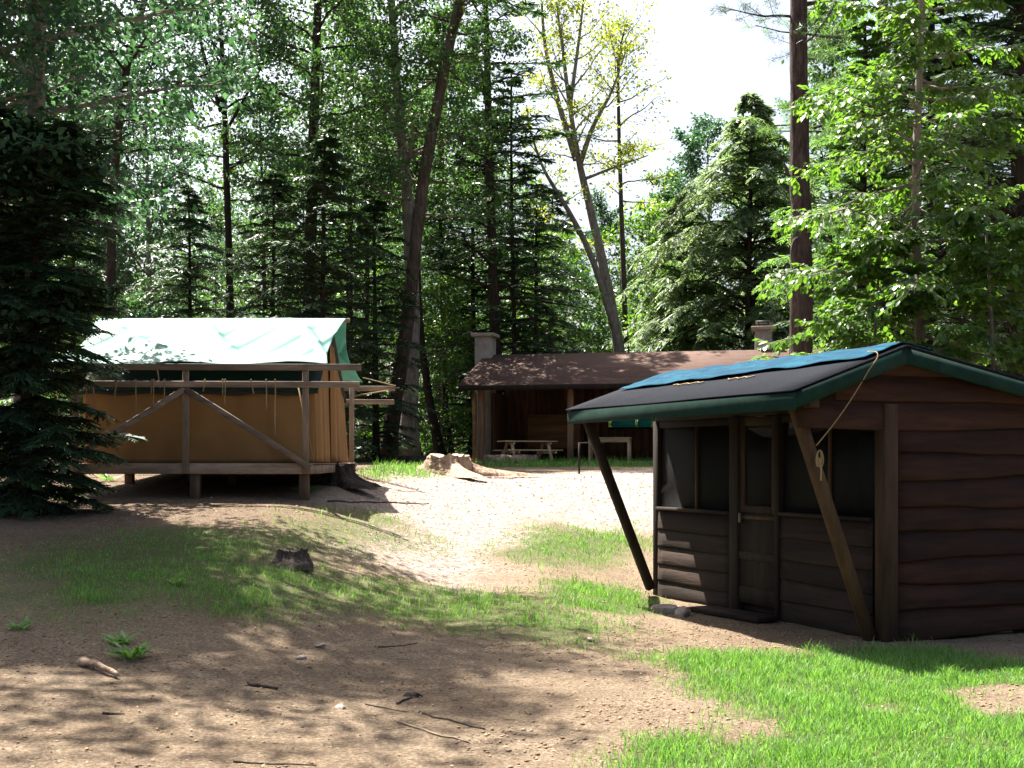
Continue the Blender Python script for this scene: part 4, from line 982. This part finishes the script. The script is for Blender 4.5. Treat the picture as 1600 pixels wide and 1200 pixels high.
# bare dark trunks low between tent and shelter
for px, Y, px2, py2, r_, lab in ((690, 50, 655, 520, .24, 'dark curved trunk right of the pale trunk'), (655, 54, 652, 480, .16, 'thin dark trunk directly beside the pale trunk'), (707, 56, 690, 450, .15, 'thin dark trunk near the left chimney'), (570, 52, 575, 470, .14, 'thin dark trunk right of the tent fly')):
    P, x0 = trunk_px([(px, 712), ((px*.7+px2*.3)-6, 640), (px2, py2), (px2-5, py2-260)], Y, (0, 0, 2))
    mm = make_tree('bare_trunk', P, r_, .06, DB, LM_, 'broad', int(px), 12, .6, 1, 2.6, None, (5, 45), 0, 9, .4, 16, .17, spread=.5)
    plant_tree(mm, 'maple_tree', x0, Y, lab)
# far wood: one mass of foliage beyond
r = np.random.default_rng(90)
n = 70000
cl = np.stack([r.uniform(-45, 48, 520), r.uniform(74, 100, 520), r.uniform(0, 1, 520)**1.3*11+1.5], -1)
k = r.integers(0, 520, n); P = cl[k]+r.normal(size=(n, 3))*np.array([1.7, 1.2, .9]); P[:, 2] = np.maximum(P[:, 2], 1.6)
m_ = 420
cx_ = np.where(r.uniform(size=m_) < .68, r.uniform(-42, 2, m_), r.uniform(21, 44, m_)); cy_ = r.uniform(74, 96, m_)
cl = np.stack([cx_, cy_, 9+r.uniform(0, 1, m_)*17*(.6+.4*np.sin(cx_*.55))], -1); n2 = 52000
k = r.integers(0, m_, n2); P = np.concatenate([P, cl[k]+r.normal(size=(n2, 3))*np.array([1.5, 1.2, .9])]); n = len(P)
V_, F_ = leaves(P, unit(r.normal(size=(n, 3))), unit(np.array([0, 0, 1.])+.6*r.normal(size=(n, 3))), r.uniform(.3, .5, n), r.uniform(.2, .34, n))
link('far_wood', np_mesh('far_wood', V_, F_, LM_), None, kind='stuff', label='mass of far off foliage in the depth of the wood', category='wood')
n = 16000
cl = np.stack([r.uniform(-30, 32, 260), r.uniform(47, 72, 260), r.uniform(.1, 1.5, 260)], -1)
k = r.integers(0, 260, n); P = cl[k]+r.normal(size=(n, 3))*np.array([.9, .7, .35]); P[:, 2] = hz(P[:, 0], P[:, 1])+np.abs(P[:, 2])
V_, F_ = leaves(P, unit(r.normal(size=(n, 3))), unit(np.array([0, 0, 1.])+.6*r.normal(size=(n, 3))), r.uniform(.12, .24, n), r.uniform(.08, .16, n))
link('undergrowth', np_mesh('undergrowth', V_, F_, M['leaf_beech']), None, kind='stuff', label='low green undergrowth on the floor of the wood', category='undergrowth')

# ------------------------------------------------------------------ grass, litter, chips, twigs
def grass_obj(name, x, y, hgt, wid, label, lean=.5):
    n = len(x); r = np.random.default_rng(len(x)); z = hz_fine(x, y)-.004
    a = r.uniform(0, 2*np.pi, n); ln = r.uniform(.1, 1, n)**.7*lean*1.7*hgt; ln = np.minimum(ln, hgt*1.1)
    b = r.uniform(0, 2*np.pi, n)
    s = np.stack([np.cos(b), np.sin(b), 0*b], -1)*(wid/2)[:, None]; l = np.stack([np.cos(a), np.sin(a), 0*a], -1)*ln[:, None]
    P = np.stack([x, y, z], -1); up = np.array([0, 0, 1.])
    V = np.stack([P-s, P+s, P+s*.8+l*.35+up*(hgt*.55)[:, None], P-s*.8+l*.35+up*(hgt*.55)[:, None], P+l+up*(hgt*np.sqrt(np.clip(1-(ln/hgt)**2*.6, .2, 1)))[:, None]], 1).reshape(-1, 3)
    i = np.arange(n)[:, None]*5
    link(name, np_mesh(name, V, [i+[[0, 1, 2, 3]], i+[[3, 2, 4]]], M['grass']), None, kind='stuff', label=label, category='grass')
def inside_cabin(x, y):
    c, s = math.cos(CRZ), math.sin(CRZ); dx, dy = x-CX, y-CY; lx = c*dx+s*dy; ly = -s*dx+c*dy
    return (lx > -.12) & (ly > -.05) & (lx < GW) & (ly < FL)
def scatter(key, dens, bb=.4):
    P = GR[key]; lo = P.min(0)-bb; hi = P.max(0)+bb; lo[1] = max(lo[1], 4.8); lo[0] = max(lo[0], -12); hi[0] = min(hi[0], 9)
    n = int(np.prod(hi-lo)*dens); x = rng.uniform(lo[0], hi[0], n); y = rng.uniform(lo[1], hi[1], n)
    vis = np.abs(x) < y*.46+.3
    x, y = x[vis], y[vis]
    k = (polydist(x, y, P) > -bb) & (rng.uniform(size=len(x)) < grass_density(x, y)**1.2) & ~inside_cabin(x, y)
    return x[k], y[k]
for key, dens, h, lab in (('front', 4600, .06, 'bright sunlit grass in front of the cabin gable'), ('strip', 1500, .06, 'shaded strip of grass across the path'), ('cabin', 1700, .07, 'grass by the far corner of the cabin'),
                     ('mid', 900, .06, 'sunlit thin grass at the edge of the gravel'), ('tent', 420, .07, 'sparse grass in front of the tent'), ('left', 1000, .042, 'low shaded grass on the left bank'),
                     ('shelter', 200, .16, 'grass verge in front of the shelter'), ('log', 260, .14, 'grass tufts around the border log')):
    x, y = scatter(key, dens); k = rng.uniform(size=len(x)) < (.5 if key == 'front' else .22)+(.5 if key == 'front' else .78)*sst(.3, .62, vnoise(x*2.6, y*2.6, 31)*.6+vnoise(x*7, y*7, 33)*.4); x, y = x[k], y[k]; n = len(x)
    hh = h*rng.uniform(.4, 1.4, n)*(.55+.75*vnoise(x*2.5, y*2.5, 4)+.6*sst(.66, .8, vnoise(x*4, y*4, 9)))
    far = np.clip(y/12, 1, 4)
    grass_obj(key+'_grass' if key not in ('left', 'mid', 'front') else {'left': 'bank_grass', 'mid': 'gravel_edge_grass', 'front': 'lawn_grass'}[key], x, y, hh, .0055*far*rng.uniform(.7, 1.3, n), lab)

def litter(name, n, xr, yr, mask, Lr, mat, label, seed, lift=.004, cat='litter', wr=.5):
    r = np.random.default_rng(seed); y = yr[0]*(yr[1]/yr[0])**r.uniform(0, 1, n); x = r.uniform(xr[0], xr[1], n)
    k = (r.uniform(size=n) < mask(x, y)) & (np.abs(x) < y*.46+.3) & ~inside_cabin(x, y); x, y = x[k], y[k]; n = len(x)
    P = np.stack([x, y, hz_fine(x, y)+lift], -1); D = unit(np.stack([r.normal(size=n), r.normal(size=n), .18*r.normal(size=n)], -1))
    LL = r.uniform(*Lr, n)*np.clip(y/14, .8, 1.8)
    V, F = leaves(P, D, unit(np.array([0, 0, 1.])+.3*r.normal(size=(n, 3))), LL, LL*wr*r.uniform(.5, 1.2, n)); V[:, 2] = np.maximum(V[:, 2], np.repeat(P[:, 2], 4)-.003)
    link(name, np_mesh(name, V, F, mat), None, kind='stuff', label=label, category=cat)
litter('wood_chips', 60000, (-4, 8), (13, 42), lambda x, y: gravel_mask(x, y)*.9, (.016, .045), M['chip'], 'pale chips covering the sunlit gravel clearing', 61, .006, 'chips')
litter('leaf_litter', 80000, (-7, 5), (5.5, 22), lambda x, y: (1-grass_density(x, y))*(1-gravel_mask(x, y))*(.25+.75*sst(.4, .7, vnoise(x*.8, y*.8, 7)))*(.3+.7*(1-sst(-3, 0, x))), (.008, .04), M['dry'], 'dry leaves and crumbs scattered over the dirt path', 62)

litter('dry_needles', 50000, (-6, 4), (5.5, 15), lambda x, y: (1-grass_density(x, y))*(1-gravel_mask(x, y))*(.15+.85*sst(.4, .65, vnoise(x*1.7, y*1.7, 41))), (.03, .06), M['needles_dry'], 'brown fallen needles over the shaded dirt', 66, .004, 'needles', .07)
def pebbles(n, label, seed):
    r = np.random.default_rng(seed); y = 5.6*(16/5.6)**r.uniform(0, 1, n); x = r.uniform(-6.5, 4, n)
    k = (r.uniform(size=n) < (1-.8*grass_density(x, y))*(.15+.85*sst(.35, .75, vnoise(x*1.3, y*1.3, 17)))) & (np.abs(x) < y*.46+.3) & ~inside_cabin(x, y); x, y = x[k], y[k]; n = len(x)
    O = np.array([[1, 0, 0], [0, 1, 0], [-1, 0, 0], [0, -1, 0], [0, 0, .7], [0, 0, -.7]], float); OF = np.array([[0, 1, 4], [1, 2, 4], [2, 3, 4], [3, 0, 4], [1, 0, 5], [2, 1, 5], [3, 2, 5], [0, 3, 5]])
    sz = .003+.011*r.uniform(0, 1, n)**3.5; V = O[None]*(1+.35*r.normal(size=(n, 6, 3)))*sz[:, None, None]
    V += np.stack([x, y, hz_fine(x, y)+sz*.3], -1)[:, None]
    link('pebbles', np_mesh('pebbles', V.reshape(-1, 3), [(OF[None]+np.arange(n)[:, None, None]*6).reshape(-1, 3)], M['dry'], False), None, kind='stuff', label=label, category='pebbles')
pebbles(60000, 'small pebbles and crumbs strewn over the dirt path', 71)

def stick(px0, py0, px1, py1, rad, label, name='stick', mat=None, seed=0, arch=.0):
    a, b = G(px0, py0), G(px1, py1); n = 12; t_ = np.linspace(0, 1, n); d = b-a
    pts = a+d*t_[:, None]; nrm = np.array([-d[1], d[0], 0])/np.linalg.norm(d)
    r = np.random.default_rng(seed); pts += nrm*(np.cumsum(r.normal(size=n))*.012*np.linalg.norm(d))[:, None]
    pts[:, 2] = hz_fine(pts[:, 0], pts[:, 1])+rad*.7+arch*np.sin(t_*math.pi)
    c = pts[0].copy(); V, F = tubes((pts-c)[None], (rad*(1-.5*t_)*(1+.12*r.normal(size=n)))[None], 7)
    return link(name, np_mesh(name, V, F, mat or M['brown_bark'], True), None, tuple(c), label=label, category='stick')
stick(570, 1104, 638, 1116, .005, 'thin twig at the left end of the sticks on sunlit dirt', seed=1)
stick(655, 1116, 757, 1141, .008, 'dark straight stick lying on sunlit dirt', seed=2)
stick(612, 1126, 735, 1161, .008, 'pale bent stick below the dark straight stick', mat=M['grey_wood'], seed=3)
stick(620, 1104, 655, 1088, .008, 'short twig above the dark stick', seed=4)
stick(128, 1038, 184, 1062, .032, 'thick pale root end sticking out of the left bank', 'tree_root', M['stump_wood'], 5, .02)
stick(385, 1072, 432, 1082, .016, 'grey root crossing the shaded path', 'tree_root', M['brown_bark'], 6)
stick(160, 1118, 195, 1120, .009, 'dark piece of bark on the shaded dirt', seed=7)
stick(590, 1012, 650, 1006, .006, 'dark twig in the shaded dirt below the grass', seed=8)
stick(510, 783, 665, 787, .014, 'thin dark branch on the gravel at the edge of the tent shadow', seed=9)
stick(365, 1190, 495, 1198, .006, 'dark twig along the bottom edge', seed=10)
p = G(645, 1091)
link('bark_chunk', rock_mesh('bark_chunk', .075, .028, .028, 55, M['brown_bark']), None, (p[0], p[1], p[2]+.015), .25, label='reddish lump of rotten wood on the sunlit dirt', category='wood')
# weeds
def weed(px, py, n, size, label, seed):
    p = G(px, py); r = np.random.default_rng(seed); o = empty('weed', tuple(p), 0, label, 'plant', 'weeds on the left bank')
    a = r.uniform(0, 2*np.pi, n); D = unit(np.stack([np.cos(a), np.sin(a), r.uniform(.4, 1.4, n)], -1)); P = r.normal(size=(n, 3))*.03; P[:, 2] = 0
    LL = size*r.uniform(.6, 1.2, n); V, F = leaves(P, D, unit(np.array([0, 0, 1.])+.2*r.normal(size=(n, 3))), LL, LL*.16, 'beech')
    link('leaf_tuft', np_mesh('leaf_tuft', V, F, M['grass']), o)
weed(205, 1030, 34, .2, 'leafy weed tuft above the pale root on the left bank', 1)
weed(190, 1008, 24, .15, 'small weed just above the leafy tuft on the left bank', 2)
weed(30, 985, 26, .14, 'small weed at the left edge of the bank', 3)
weed(275, 915, 18, .14, 'small weed in shaded grass on the left', 4)
weed(480, 770, 24, .22, 'leafy weed at the front right pier of the tent platform', 5)
weed(170, 752, 18, .25, 'bright weed under the left end of the tent platform', 6)
